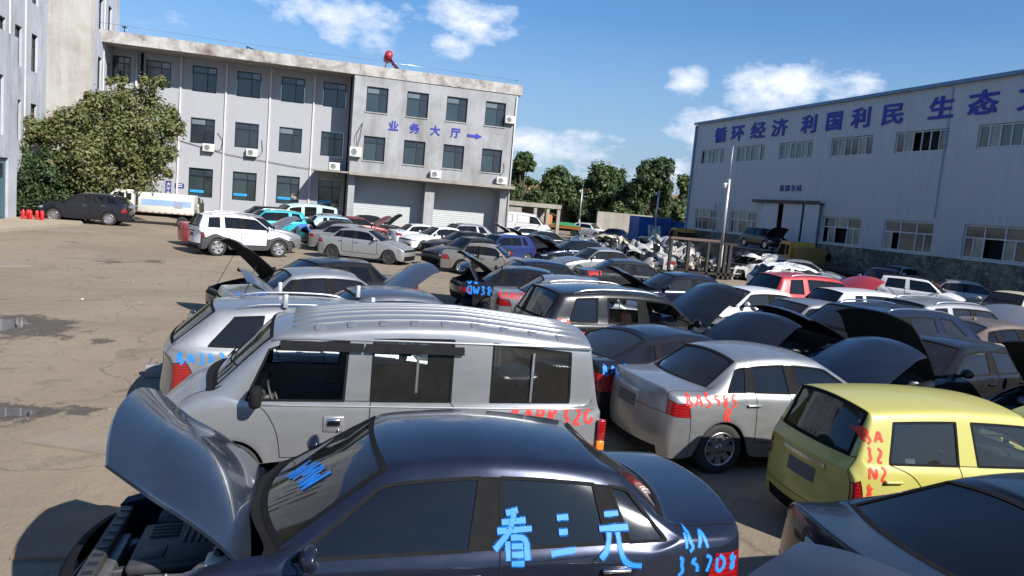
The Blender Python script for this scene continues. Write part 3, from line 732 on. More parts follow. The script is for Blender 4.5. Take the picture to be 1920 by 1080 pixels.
    ids = [i for k in ('body',) for i in by.get(CODE[k], [])]; n0 = len(ids); ids += by.get(CODE['roofpan'], []); nr = len(ids)-n0; ids += by.get(CODE['pillar'], []); vs, fs = extract(VV, FF, ids); n1 = len(fs)-n0-nr; k0 = len(vs)
    me = mesh_from('body', vs+mb.v, fs+[[i+k0 for i in f] for f in mb.f], [bodymat, BLACK, seal, roofmat or bodymat], [0]*n0+[3]*nr+[1]*n1+[i+1 for i in mb.m], True); link('body', me, root)
    # hood
    def panel(nm, code, hx, hz, ang, sg, inner):
        ids = by.get(CODE[code], []); vs, fs = extract(VV, FF, ids); _, _ = vs, fs
        vn, _ = extract([n.copy() for n in NN], FF, ids)
        k = len(vs); allv = vs+[v-n*.020 for v, n in zip(vs, vn)]; allf = [list(f) for f in fs]+[[i+k for i in f][::-1] for f in fs]; fm = [0]*len(fs)+[1]*len(fs)
        ecn = {}
        for f in fs:
            for j in range(len(f)): a, b = f[j], f[(j+1) % len(f)]; ecn[(a, b)] = ecn.get((a, b), 0)+1
        for (a, b) in ecn:
            if (b, a) not in ecn: allf.append([b, a, a+k, b+k]); fm.append(0)
        c_, s_ = math.cos(R(ang)), math.sin(R(ang)); out = []
        for v in allv:
            dx, dz = (v.x-hx)*sg, v.z-hz; out.append(Vector((hx+sg*(dx*c_-dz*s_), v.y, hz+dx*s_+dz*c_)))
        me = mesh_from(nm, out, allf, [hoodmat or bodymat, inner], fm, True); me.set_sharp_from_angle(angle=R(50)); return link(nm, me, root)
    if 'hood' in missing: pass
    elif hood: panel('hood', 'hood', info['hingex'], info['hingez']+.02, hood, 1, liner or LINER)
    else: part('hood', ['hood'], hoodmat or bodymat)
    if 'trunk' in missing: pass
    elif trunk: panel('boot_lid' if not m['hatch'] else 'tailgate', 'trunk', info['tx'], info['tz'], trunk, -1, LINER)
    else: part('tailgate' if m['hatch'] else 'boot_lid', ['trunk'], bodymat)
    if hood or 'hood' in missing:
        e = engine_bay(m, info, rg, bodymat, lod > 2); mats = list(ENGM); mats[2] = bodymat; e.build('engine_bay', mats, root)
        if rod:
            q = MB(); q.tube([(m['L']/2-.25, -.5, m['zhf']-.04), (info['hingex']+.62, -.45, info['hingez']+.62*math.tan(R(hood))*.95)], .006, 5); q.build('prop_rod', BLACK, root)
    # running gear, cabin
    hw = m['W']/2; Ra = info['Ra']; u = MB()
    u.box((-m['L']/2+.16, -(hw-.28), m['zs']), (m['L']/2-.16, hw-.28, m['zs']+.16))
    u.box((info['xr']+Ra+.03, -(hw-.05), m['zs']+.01), (info['xf']-Ra-.03, hw-.05, m['zs']+.10))
    for xx in (info['xf'], info['xr']):
        for s in (1, -1):
            vs = []; n = 12
            for k in range(n+1):
                t = math.pi*k/n-.0; zc = m['rw']+math.sin(t)*(Ra+.015); xk = xx+math.cos(t)*(Ra+.015)
                vs += [Vector((xk, s*(hw-.03), zc)), Vector((xk, s*(hw-.30), zc))]
            u.add(vs, [(2*k, 2*k+1, 2*k+3, 2*k+2) for k in range(n)], 0, True)
            vs = [Vector((xx+math.cos(math.pi*k/n)*(Ra+.02), s*(hw-.30), m['rw']+math.sin(math.pi*k/n)*(Ra+.02))) for k in range(n+1)]
            u.add(vs+[Vector((xx, s*(hw-.30), m['rw']-.1))], [(k, k+1, n+1) for k in range(n)], 0)
    u.build('underbody', LINER, root)
    if lod >= 2:
        st = inner_stuff(m, lod, tan)
        ids = [i for k in ('body', 'roofpan', 'dLF', 'dLR', 'dRF', 'dRR', 'trunk', 'pillar') for i in by.get(CODE[k], []) if ct[i].z > m['zs']+.1 and ct[i].x < m['xc']-.05]
        if trunk: ids = [i for i in ids if KK[i] != CODE['trunk']]
        vs, fs = extract(VV, FF, ids, NN, -.022); st.add(vs, fs, 2, True)
        st.build('cabin', [TAN if tan else (INNERL if 'clear' in (glassk, wsk) else INNER), ENGINE, INNERL if 'clear' in (glassk, wsk) else INNER], root)
    elif lod == 1:
        st = MB(); st.box((m['xd']+.3, -hw+.12, m['zs']+.1), (m['xc']-.2, hw-.12, m['zbf']-.12)); st.build('cabin', INNER, root)
    if wheels:
        tm, rm = wheel_mesh(m['rw'], m['spokes'])
        for xx in (info['xf'], info['xr']):
            for s in (1, -1):
                if ('w%d%s' % (s, 'f' if xx > 0 else 'r')) in missing: continue
                t = link('wheel', tm, root, (xx, s*(hw-.125), m['rw']), (0, 0, 0 if s > 0 else math.pi))
                r_ = link('rim', rm, t); r_.material_slots[0].link = 'OBJECT'; r_.material_slots[0].material = m['rim'] if not white_rim else ALLOY
    if mirror and lod >= 1:
        for s in (1, -1):
            if ('mir%d' % s) in missing: continue
            q = MB(); zc = m['zbf']+.09; yq = hw+.075; xq = m['xab']-.10 if m['hatch'] else m['xab']-.16
            bm = bmesh.new(); bmesh.ops.create_uvsphere(bm, u_segments=12, v_segments=8, radius=1)
            for v in bm.verts:
                c = v.co; v.co = Vector((xq+(c.x*.075 if c.x > 0 else c.x*.03), s*yq+c.y*.105, zc+c.z*.075))
            q.bm(bm, 0, None, True); q.tube([(xq, s*(hw*.90), zc-.07), (xq, s*yq, zc-.03)], .022, 6, 1)
            q.build('mirror', [bodymat, BLACK], root)
    if m['rails'] and lod >= 1:
        for s in (1, -1):
            q = MB(); a = m['xh']-.25; b = m['xrh']+.30; pts = []
            for k in range(13):
                t = k/12; xx = a+(b-a)*t; h = bvh.ray_cast(Vector((xx, s*(m['yr']-.015), 4)), Vector((0, 0, -1)))
                zz = h[0].z if h[0] else m['H']; pts.append(Vector((xx, s*(m['yr']-.015), zz+.045*min(1, min(t, 1-t)*9)-.005)))
            q.tube(pts, .016, 8); q.build('roof_rail', ALLOY if not chrome else CHROME, root)
    for k, (txt, side, tx, tz, sz, mt) in enumerate(tex):
        if side in (1, -1): spray(bvh, txt, (tx, 0, tz), (-side, 0, 0), (0, 0, 1), sz, mt, root, ray=(0, -side, 0), seed=k+int(x*7))
        elif side == 'ws': spray(bvh, txt, (tx, tz, 0), (0, 1, 0), (-1, 0, 0), sz, mt, root, ray=(0, 0, -1), seed=k)
        elif side == 'wsL': spray(bvh, txt, (tx, tz, 0), (-.3, 1, 0), (-1, -.3, 0), sz, mt, root, ray=(0, 0, -1), seed=k)
        elif side == 'tail': spray(bvh, txt, (0, tx, tz), (0, -1, 0), (0, 0, 1), sz, mt, root, ray=(1, 0, 0), seed=k)
    if lod >= 2 and not crush:
        if 'ws' not in missing and 'wipers' not in missing:
            for (x0, y0, y1) in ((m['xc']-.04, .52, -.02), (m['xc']-.02, -.10, -.55)):
                pts = []
                for t in range(7):
                    yy = y0+(y1-y0)*t/6; xx = m['xc']-.07-.13*(abs(yy)/.55)**2-.05-.07*t/6; h = bvh.ray_cast(Vector((xx, yy, 4)), Vector((0, 0, -1)))
                    if h[0]: pts.append(h[0]+h[1]*.016)
                if len(pts) > 2: q = MB(); q.tube(pts, .009, 5); q.build('wiper', BLACK, root)
        def tailbar(z_, w2, hgt, mt, nm, dep=.012):
            vs = []; n = 8
            for t in range(n+1):
                yy = -w2+2*w2*t/n; h = bvh.ray_cast(Vector((-9, yy, z_)), Vector((1, 0, 0)))
                if not h[0]: return
                for dz in (-hgt, hgt):
                    h2 = bvh.ray_cast(Vector((-9, yy, z_+dz)), Vector((1, 0, 0))); c = h2[0] if h2[0] else h[0]; vs += [c+Vector((-dep, 0, 0)), c+Vector((.004, 0, dz*.3))]
            fs = []
            for t in range(n):
                a = 4*t; b = a+4; fs += [(a, a+2, b+2, b), (a+1, a, b, b+1), (a+2, a+3, b+3, b+2)]
            fs += [(0, 1, 3, 2), (4*n, 4*n+2, 4*n+3, 4*n+1)]
            q = MB(); q.add(vs, fs, 0, False); q.build(nm, mt, root)
        if not trunk and 'rb' not in missing and model != 'van':
            zz = (m['zdr']-.13) if not m['hatch'] else (m['tailz']-.06)
            tailbar(zz, .34, .018, CHROME if lod > 2 else BLACK, 'garnish'); tailbar(zz-.14, .22, .065, simple('plate_recess', (.09, .09, .09), .7, nscale=9), 'plate_recess', .004)
        tailbar(m['zs']+.06, m['W']*.36, .05, BLACK, 'bumper_valance', .006)
    if fin:
        xx = m['xrh']+.18; h = bvh.ray_cast(Vector((xx, 0, 4)), Vector((0, 0, -1))); zz = h[0].z
        q = MB(); q.add([(xx+.10, 0, zz-.005), (xx-.06, .03, zz-.005), (xx-.06, -.03, zz-.005), (xx-.07, 0, zz+.065)], [(0, 1, 3), (0, 3, 2), (1, 2, 3)]); q.build('aerial', bodymat, root)
    return root, bvh, m, info
# ------------------------------------------------------------------ ground
def ground_mat():
    s = NT('yard_ground'); P = s.pos()
    a = s.noise(.22, 7, .6, P, .6); b = s.noise(1.6, 8, .68, P); c = s.noise(26, 6, .7, P); d = s.noise(5.2, 6, .7, s.pos((1, .45, 1)), .8)
    col_ = s.ramp(a, [(.28, (.165, .130, .092)), (.5, (.230, .184, .132)), (.72, (.285, .232, .168))])
    col_ = s.mix(s.math('MULTIPLY', b, .55), col_, (.19, .15, .108))
    col_ = s.mix(s.ramp(c, [(.35, (0, 0, 0)), (.75, (.30,)*3)]), col_, (.075, .058, .042))
    col_ = s.mix(s.ramp(d, [(.57, (0, 0, 0)), (.72, (.55,)*3)]), col_, (.080, .062, .045))
    # swept tyre arcs
    wv = s.n('ShaderNodeTexWave'); wv.wave_type = 'RINGS'; wv.rings_direction = 'Z'; wv.inputs['Scale'].default_value = .55; wv.inputs['Distortion'].default_value = 7; wv.inputs['Detail'].default_value = 4
    mp_ = s.n('ShaderNodeMapping'); mp_.inputs['Location'].default_value = (7, -25, 0); s.l(P, mp_.inputs[0]); s.l(mp_.outputs[0], wv.inputs[0])
    col_ = s.mix(s.math('MULTIPLY', s.ramp(wv.outputs['Fac'], [(.55, (0, 0, 0)), (1., (.3,)*3)]), s.math('MULTIPLY', b, 1.2)), col_, (.25, .20, .14))
    # cracks
    vo = s.n('ShaderNodeTexVoronoi'); vo.feature = 'DISTANCE_TO_EDGE'; vo.inputs['Scale'].default_value = .42
    wp = s.n('ShaderNodeVectorMath', operation='ADD'); s.l(P, wp.inputs[0]); nn = s.n('ShaderNodeTexNoise'); nn.inputs['Scale'].default_value = 1.1; nn.inputs['Detail'].default_value = 6; s.l(P, nn.inputs['Vector']); s.l(nn.outputs['Color'], wp.inputs[1])
    s.l(wp.outputs[0], vo.inputs['Vector'])
    col_ = s.mix(s.ramp(vo.outputs['Distance'], [(0, (.55,)*3), (.010, (0, 0, 0))]), col_, (.06, .05, .04))
    # wet hollows: centre x, y, half sizes
    sp_ = s.n('ShaderNodeSeparateXYZ'); s.l(P, sp_.inputs[0]); wet = None
    e = s.noise(1.7, 7, .72, P); e2 = s.noise(7, 5, .7, P)
    for (px, py, rx, ry, k) in PUDDLES:
        u = s.math('DIVIDE', s.math('SUBTRACT', sp_.outputs[0], px), rx); v = s.math('DIVIDE', s.math('SUBTRACT', sp_.outputs[1], py), ry)
        r_ = s.math('SQRT', s.math('ADD', s.math('MULTIPLY', u, u), s.math('MULTIPLY', v, v)))
        g = s.math('MULTIPLY', s.math('SUBTRACT', 1.35, r_), k)
        wet = g if wet is None else s.math('MAXIMUM', wet, g)
    wet = s.math('ADD', wet, s.math('ADD', s.math('MULTIPLY', s.math('SUBTRACT', e, .5), 1.7), s.math('MULTIPLY', s.math('SUBTRACT', e2, .5), .8)))
    damp = s.ramp(wet, [(.42, (0, 0, 0)), (.58, (.85,)*3)]); water = s.ramp(wet, [(1.0, (0, 0, 0)), (1.03, (1, 1, 1))])
    ws_ = s.math('MULTIPLY', s.math('SUBTRACT', wet, .93), 14., clamp=True)
    col_ = s.mix(damp, col_, (.045, .038, .030)); col_ = s.mix(ws_, col_, (.028, .024, .02))
    ro = s.math('SUBTRACT', .92, s.math('MULTIPLY', ws_, .90)); ro = s.math('SUBTRACT', ro, s.math('MULTIPLY', damp, .0))
    hh = s.math('MULTIPLY', s.math('ADD', s.math('MULTIPLY', c, .4), s.math('ADD', b, s.math('MULTIPLY', d, .4))), s.math('SUBTRACT', 1., ws_))
    k_ = s.n('ShaderNodeTexVoronoi'); k_.inputs['Scale'].default_value = 3.1; s.l(P, k_.inputs['Vector']); k2 = s.n('ShaderNodeTexVoronoi'); k2.inputs['Scale'].default_value = 17; s.l(P, k2.inputs['Vector'])
    spots = s.math('MULTIPLY', s.ramp(k_.outputs['Distance'], [(.06, (1,)*3), (.16, (0,)*3)]), s.math('GREATER_THAN', s.noise(.9, 3, .5, P), .52))
    grit = s.math('MULTIPLY', s.ramp(k2.outputs['Distance'], [(.10, (1,)*3), (.2, (0,)*3)]), s.math('GREATER_THAN', s.noise(2.3, 3, .6, P), .55))
    col_ = s.mix(s.math('MULTIPLY', spots, .6), col_, (.07, .055, .042)); col_ = s.mix(s.math('MULTIPLY', grit, .7), col_, (.34, .30, .25))
    oil = s.ramp(s.noise(.55, 5, .62, s.pos((1, 1.3, 1)), .7), [(.60, (0,)*3), (.68, (.55,)*3)]); col_ = s.mix(oil, col_, (.085, .068, .052))
    return s.bsdf(col_, ro, 0, bump=hh, bstr=.6, bdist=.04, spec=.5)
PUDDLES = [(-5.25, 15.9, .75, 1.1, 1.25), (-4.6, 15.6, 1.2, 2.2, .55), (-3.5, 10.2, .75, .38, 1.3), (-3.4, 10.1, 1.0, .95, .62), (-3.9, 12.0, .6, .5, .2), (-3.35, 14.6, .32, .5, .6), (-4.9, 28.4, .7, 1.2, .55), (-6.0, 27.6, 1.0, 1.2, .5), (-3.9, 8.2, .8, .6, .5), (-2.55, 10.2, .4, .4, .5)]
GM = ground_mat()
def sheet(name, x0, y0, x1, y1, z, mat, nx=1, ny=1, amp=0.):
    vs = []; fs = []
    for j in range(ny+1):
        for i in range(nx+1):
            xx = x0+(x1-x0)*i/nx; yy = y0+(y1-y0)*j/ny; vs.append((xx, yy, z+amp*noise.noise(Vector((xx*.3, yy*.3, 0)))))
    for j in range(ny):
        for i in range(nx): k = j*(nx+1)+i; fs.append((k, k+1, k+nx+2, k+nx+1))
    o = link(name, mesh_from(name, vs, fs, [mat])); return o
FIELD = simple('field', (.10, .115, .045), .95, nscale=.05, var=.4)
tag(sheet('ground', -60, -14, 60, 125, 0, GM), kind='structure')
g2 = MB()
for a, b in (((-1500, -1500), (1500, -14)), ((-1500, 125), (1500, 2500)), ((-1500, -14), (-60, 125)), ((60, -14), (1500, 125))):
    g2.add([(a[0], a[1], -.004), (b[0], a[1], -.004), (b[0], b[1], -.004), (a[0], b[1], -.004)], [(0, 1, 2, 3)])
tag(g2.build('terrain', FIELD), kind='structure')

# ------------------------------------------------------------------ walls with openings
def wall(mb, O, ux, L_, Ht, holes, depth=.18, mi=0, ri=None, nrm=None):
    """vertical wall sheet from O along ux, with rectangular openings (u0,u1,z0,z1) and their reveals"""
    ri = mi if ri is None else ri; O = Vector(O); ux = Vector(ux).normalized(); n = nrm or Vector((ux.y, -ux.x, 0)); Z = Vector((0, 0, 1))
    us = sorted({0., L_} | {h[0] for h in holes} | {h[1] for h in holes}); zs_ = sorted({0., Ht} | {h[2] for h in holes} | {h[3] for h in holes})
    P = lambda u, z, d=0.: O+ux*u+Z*z-n*d
    for i in range(len(us)-1):
        for j in range(len(zs_)-1):
            uc, zc = (us[i]+us[i+1])/2, (zs_[j]+zs_[j+1])/2
            if any(h[0] < uc < h[1] and h[2] < zc < h[3] for h in holes): continue
            mb.add([P(us[i], zs_[j]), P(us[i+1], zs_[j]), P(us[i+1], zs_[j+1]), P(us[i], zs_[j+1])], [(0, 1, 2, 3)], mi)
    for (a, b, c, d) in holes:
        for q in (((a,c),(b,c)), ((b,c),(b,d)), ((b,d),(a,d)), ((a,d),(a,c))):
            (u1, z1), (u2, z2) = q; mb.add([P(u1, z1), P(u2, z2), P(u2, z2, depth), P(u1, z1, depth)], [(0, 1, 2, 3)], ri)
def stucco(name, base, stain, amt=.5, streak=.5, sc=.6):
    s = NT(name); P = s.pos(); st = s.noise(1.0, 6, .65, s.pos((1.6, 1.6, .16))); bl = s.noise(sc, 8, .7, P, .4); fi = s.noise(14, 5, .7, P)
    f = s.math('ADD', s.math('MULTIPLY', s.ramp(bl, [(.42, (0,)*3), (.72, (1,)*3)]), amt), s.math('MULTIPLY', s.ramp(st, [(.45, (0,)*3), (.75, (1,)*3)]), streak), clamp=True)
    c = s.mix(f, base, stain); c = s.mix(s.math('MULTIPLY', s.math('SUBTRACT', fi, .3), .5, clamp=True), c, tuple(v*.6 for v in base))
    return s.bsdf(c, .9, bump=fi, bstr=.3, bdist=.01)
WALLM = stucco('painted_render', (.32, .33, .355), (.24, .24, .25), .25, .18, .35)
WALLR = stucco('stained_render', (.325, .33, .35), (.17, .165, .155), .75, .55, .30)
LWALL = stucco('weathered_render', (.46, .48, .53), (.20, .205, .215), .6, .55, .35)
CONC = stucco('bare_concrete', (.30, .275, .24), (.15, .135, .12), .55, .5, .7)
PEEL = stucco('peeling_parapet', (.42, .41, .39), (.11, .075, .06), 1.15, .2, .75)
PILAS = simple('pilaster_pink', (.55, .50, .50), .9, nscale=2)
FRAME = simple('window_frame_dark', (.008, .010, .016), .45, nscale=5)
WFRAME = simple('window_frame_white', (.50, .52, .54), .5, nscale=5)
def paneglass(name, col_, rough=.06, var=.5, sc=.5):
    s = NT(name); f = s.noise(sc, 3, .5, s.pos()); c = s.mix(f, tuple(v*(1-var) for v in col_), tuple(v*(1+var) for v in col_)); return s.bsdf(c, rough, spec=.9, bump=s.noise(.8, 2, .5, s.pos()), bstr=.06, bdist=.05)
PANE = paneglass('pane_dark', (.020, .026, .034)); PANE2 = paneglass('pane_curtain', (.13, .15, .17), .1); PANE3 = paneglass('pane_teal', (.03, .045, .055))
PANEG = paneglass('warehouse_pane', (.035, .055, .055), .12, .6, .8); PANEL_ = paneglass('warehouse_pane_dirty', (.17, .19, .18), .25, .6, 1.2)
HOLE_SHADE = simple('dark_opening', (.006, .006, .007), .9)  # near-black colour standing in for the shade inside buildings
def window(parent, O, ux, w_, h_, layout, frame=FRAME, panes=(PANE,), fw=.055, nrm=None, open_=()):
    """frame bars and panes; layout: list of (u0,u1,v0,v1) in 0..1"""
    ux = Vector(ux).normalized(); n = nrm or Vector((ux.y, -ux.x, 0)); Z = Vector((0, 0, 1)); O = Vector(O); R_ = Matrix((ux, -n, Z)).transposed().to_4x4(); R_.translation = O
    mb = MB()
    def bar(u0, u1, v0, v1, d=.05, t=0.): mb.box((u0, -d/2-t, v0), (u1, d/2-t, v1), 0, R_)
    bar(0, w_, 0, fw); bar(0, w_, h_-fw, h_); bar(0, fw, fw, h_-fw); bar(w_-fw, w_, fw, h_-fw)
    us = sorted({round(c[0], 3) for c in layout}-{0.}); 
    for c in layout:
        if c[0] > 0: bar(c[0]*w_-fw/2, c[0]*w_+fw/2, c[2]*h_+.001, c[3]*h_-.001, .056)
        if c[2] > 0: bar(c[0]*w_+.001, c[1]*w_-.001, c[2]*h_-fw/2, c[2]*h_+fw/2, .062)
    o = mb.build('window', frame, parent)
    for i, c in enumerate(layout):
        q = MB(); mt = panes[i % len(panes)]
        if i in open_: mt = HOLE_SHADE
        q.add([R_ @ Vector((c[0]*w_, .02+.004*(i % 2), c[2]*h_)), R_ @ Vector((c[1]*w_, .02+.004*(i % 2), c[2]*h_)), R_ @ Vector((c[1]*w_, .02+.004*(i % 2), c[3]*h_)), R_ @ Vector((c[0]*w_, .02+.004*(i % 2), c[3]*h_))], [(0, 1, 2, 3)])
        if i not in open_: q.build('pane', mt, o)
        else: q.v = [v+(-n)*.35 for v in q.v]; q.build('opening_shade', mt, o)  # open pane: a black panel set back, with indoor shade as its colour
    return o
OFFL = [(0, .62, .0, .74), (.62, 1, 0, .74), (0, .62, .74, 1), (.62, 1, .74, 1)]
def cjk(parent, text, O, ux, h_, mat, nrm=None, thick=.035, squash=1., shear=0., name='sign_character', ext=.02):
    ux = Vector(ux).normalized(); n = nrm or Vector((ux.y, -ux.x, 0)); cu = bpy.data.curves.new('txt', 'FONT'); cu.body = text; cu.size = h_; cu.extrude = ext; cu.shear = shear
    o = bpy.data.objects.new('txt', cu); col.objects.link(o); bpy.context.view_layer.update()
    me = bpy.data.meshes.new_from_object(o.evaluated_get(bpy.context.evaluated_depsgraph_get())); bpy.data.objects.remove(o)
    b2 = bmesh.new(); t_ = thick*h_*.28
    for q_, (dx, dz) in enumerate(((0, 0), (t_, 0), (-t_, 0), (0, t_), (0, -t_), (t_*.7, t_*.7), (-t_*.7, -t_*.7), (t_*.7, -t_*.7), (-t_*.7, t_*.7))):
        k_0 = len(b2.verts); b2.from_mesh(me); b2.verts.ensure_lookup_table()
        for v in b2.verts[k_0:]: v.co += Vector((dx, dz, -.0009*q_))
    b2.to_mesh(me); b2.free()
    R_ = Matrix((ux*squash, Vector((0, 0, 1)), n)).transposed().to_4x4(); R_.translation = Vector(O); me.transform(R_); me.materials.clear(); me.materials.append(mat)
    return link(name, me, parent)
SIGNB = simple('sign_blue', (.020, .028, .30), .6, nscale=2)
SIGNT = simple('sign_dim_blue', (.05, .08, .25), .6, nscale=2)

# ------------------------------------------------------------------ office building
YB, YR = 57.2, 59.6
off = empty('office_building', (1.5, 58.5, 0)); tag(off, 'three storey grey rendered office building with peeling flat roof edge and two roller doors', 'building')
def at_off(o): 
    return o
k_ = (YR-0)/60.
lx = [(-11.24, -9.59), (-8.16, -6.50), (-5.13, -3.44), (-2.01, -.33), (1.03, 2.72)]
rowsL = [(9.20, 11.03), (5.50, 7.35), (1.62, 3.73)]
inv = Matrix.Translation((-1.5, -58.5, 0))
def child(o):
    o.matrix_parent_inverse = off.matrix_world.inverted() if False else inv; return o
class Scope: pass
def under(root, fn):
    """build world-placed parts, then hang them on their thing"""
    before = set(bpy.data.objects); fn(None)
    for o in list(bpy.data.objects):
        if o not in before and o.parent is None:
            o.parent = root; o.matrix_parent_inverse = Matrix.Translation(-root.location)
def build_office(_):
    holesL = []
    for r, (z0, z1) in enumerate(rowsL):
        for c, (a, b) in enumerate(lx):
            if r > 0 and c == 0: continue
            if r == 2 and c == 3: z0_ = 1.75
            holesL.append((a+14.6, b+14.6, z0, z1))
    holesL.append((-13.4+14.6, -12.2+14.6, 9.2, 11.05))
    mb = MB(); wall(mb, (-14.6, YR, 0), (1, 0, 0), 17.75, 11.75, holesL, .22, 0); mb.build('rear_wall', [WALLM])
    for x in (-8.9, -5.83, -2.75, .39):
        mb = MB(); mb.box((x-.055, YR-.10, 0), (x+.055, YR+.02, 11.48)); mb.build('pilaster', PILAS)
    rg = random.Random(3)
    for i, h in enumerate(holesL):
        ps = (PANE3, PANE, PANE3, PANE2) if h[2] > 9 else (PANE, PANE, PANE2 if rg.random() < .4 else PANE, PANE)
        if h[2] < 2: ps = (PANE3, PANE, PANE3, PANE3)
        window(None, (h[0]-14.6+.02, YR+.14, h[2]+.02), (1, 0, 0), h[1]-h[0]-.04, h[3]-h[2]-.04, OFFL, FRAME, ps)
        if h[2] < 2 and i:
            q = MB(); q.box((h[0]-14.6+.12, YR+.095, h[2]+.32), (h[0]-14.6+1.05, YR+.105, h[2]+.50)); 
            for k in range(5): q.box((h[0]-14.6+.2+k*.16, YR+.090, h[2]+.37), (h[0]-14.6+.29+k*.16, YR+.0955, h[2]+.44), 1)
            q.build('window_sticker', [simple('sticker_blue', (.02, .33, .62), .5), simple('sticker_navy', (.02, .05, .25), .5)])
    # right block
    rxs = [(4.07, 5.65), (7.05, 8.67), (10.06, 11.68), (13.09, 14.70)]; hR = []
    for (z0, z1) in ((8.95, 10.77), (5.39, 7.18)):
        for a, b in rxs: hR.append((a-3.15, b-3.15, z0, z1))
    mb = MB(); wall(mb, (3.15, YB, 0), (1, 0, 0), 12.45, 11.5, hR+[(3.62-3.15, 8.9-3.15, 0, 4.12), (9.64-3.15, 14.84-3.15, 0, 4.12)], 1.45, 0)
    wall(mb, (3.15, YR+8, 0), (0, -1, 0), YR+8-YB, 11.5, [], .2, 0); wall(mb, (15.6, YB, 0), (0, 1, 0), 12, 11.5, [], .2, 0)
    mb.build('front_wall', [WALLR])
    for i, h in enumerate(hR):
        window(None, (h[0]+3.17, YB+.14, h[2]+.02), (1, 0, 0), h[1]-h[0]-.04, h[3]-h[2]-.04, OFFL, FRAME, (PANE3, PANE, PANE2 if i < 4 else PANE, PANE))
        q = MB(); q.box((h[0]+3.10, YB-.06, h[2]-.09), (h[1]+3.20, YB+.1, h[2]-.003)); q.build('window_sill', WALLR)
    # roller doors
    for a, b in ((3.62, 8.9), (9.64, 14.84)):
        q = MB(); n = 26; zz = [4.12*i/n for i in range(n+1)]
        for i in range(n):
            q.add([(a, YB+1.45, zz[i]), (b, YB+1.45, zz[i]), (b, YB+1.43, zz[i]+.02), (a, YB+1.43, zz[i]+.02)], [(0, 1, 2, 3)]); q.add([(a, YB+1.43, zz[i]+.02), (b, YB+1.43, zz[i]+.02), (b, YB+1.45, zz[i+1]), (a, YB+1.45, zz[i+1])], [(0, 1, 2, 3)])
        q.build('roller_door', simple('shutter_white', (.36, .375, .38), .5, nscale=1.5, var=.1))
    q = MB(); q.box((3.1, YB-.85, 4.22), (15.75, YB-.004, 4.36)); q.box((3.1, YB-.85, 4.36), (15.75, YB-.77, 4.46)); q.build('canopy_slab', CONC)
    q = MB(); q.box((.75, YB-.1, 4.30), (3.14, YR-.003, 4.42)); q.build('entrance_canopy', CONC)
    # roof and parapet
    q = MB(); rg = random.Random(5)
    xs = [-14.6+i*.5 for i in range(61)]+[15.9]
    for i in range(len(xs)-1):
        a, b = xs[i], xs[i+1]; t1 = 12.27+.035*noise.noise(Vector((a, 3, 0))); t2 = 12.27+.035*noise.noise(Vector((b, 3, 0)))
        q.add([(a, YB-.06, 11.5), (b, YB-.06, 11.5), (b, YB-.06, t2), (a, YB-.06, t1), (a, YB+.3, t1), (b, YB+.3, t2)], [(0, 1, 2, 3), (3, 2, 5, 4)])
    q.add([(15.9, YB-.06, 11.5), (15.9, YR+9, 11.5), (15.9, YR+9, 12.27), (15.9, YB-.06, 12.27)], [(0, 1, 2, 3)])
    q.build('parapet', PEEL)
    q = MB(); q.add([(-14.6, YB-.06, 11.5), (15.9, YB-.06, 11.5), (15.9, YR+9, 11.5), (-14.6, YR+9, 11.5)], [(0, 3, 2, 1)]); q.add([(-14.6, YB+.3, 12.0), (15.9, YB+.3, 12.0), (15.9, YR+9, 12.0), (-14.6, YR+9, 12.0)], [(0, 1, 2, 3)]); q.build('roof', CONC)
    # drain pipes
    for x, y, r, m_ in ((2.98, YB+.75, .06, BLACK), (-11.8, YR-.12, .07, simple('pipe_white', (.5, .5, .5), .5)), (-11.45, YR-.10, .09, BLACK), (15.5, YB-.08, .045, simple('pipe_white', (.5, .5, .5), .5))):
        q = MB(); q.tube([(x, y, .2), (x, y, 11.4)], r, 8); q.build('drain_pipe', m_)
    # letters of the arrow sign
    for ch, x in (('业', 5.80), ('务', 7.38), ('大', 8.95), ('厅', 10.52)): cjk(None, ch, (x, YB-.03, 7.82), (1, 0, 0), .78, SIGNB, thick=.09)
    q = MB(); A = [(11.83, 7.92), (12.5, 7.92), (12.5, 7.80), (13.0, 8.02), (12.5, 8.24), (12.5, 8.12), (11.83, 8.12)]
    q.add([(a, YB-.05, b) for a, b in A]+[(a, YB-.003, b) for a, b in A], [tuple(range(7))]+[((i+1) % 7, i, 7+i, 7+(i+1) % 7) for i in range(7)]); q.build('sign_arrow', SIGNB)
    for x in (-9.66,):
        q = MB(); q.box((x, YR-.06, 1.55), (x+.36, YR-.002, 2.62)); q.build('name_board', simple('board_navy', (.03, .03, .16), .5))
        for k, ch in enumerate('大厅务'): cjk(None, ch, (x+.05, YR-.065, 2.28-k*.33), (1, 0, 0), .27, simple('white_letters', (.7, .7, .72), .6), name='name_board_character', ext=.004)
    q = MB(); q.box((-9.05, YR-.05, 2.17), (-8.44, YR-.002, 2.5)); q.build('wall_notice', simple('board_navy', (.03, .03, .16), .5))
    for k in range(2):
        q = MB(); q.box((-8.98, YR-.056, 2.38-k*.12), (-8.55, YR-.0505, 2.42-k*.12)); q.build('notice_line', simple('white_letters', (.7, .7, .72), .6))
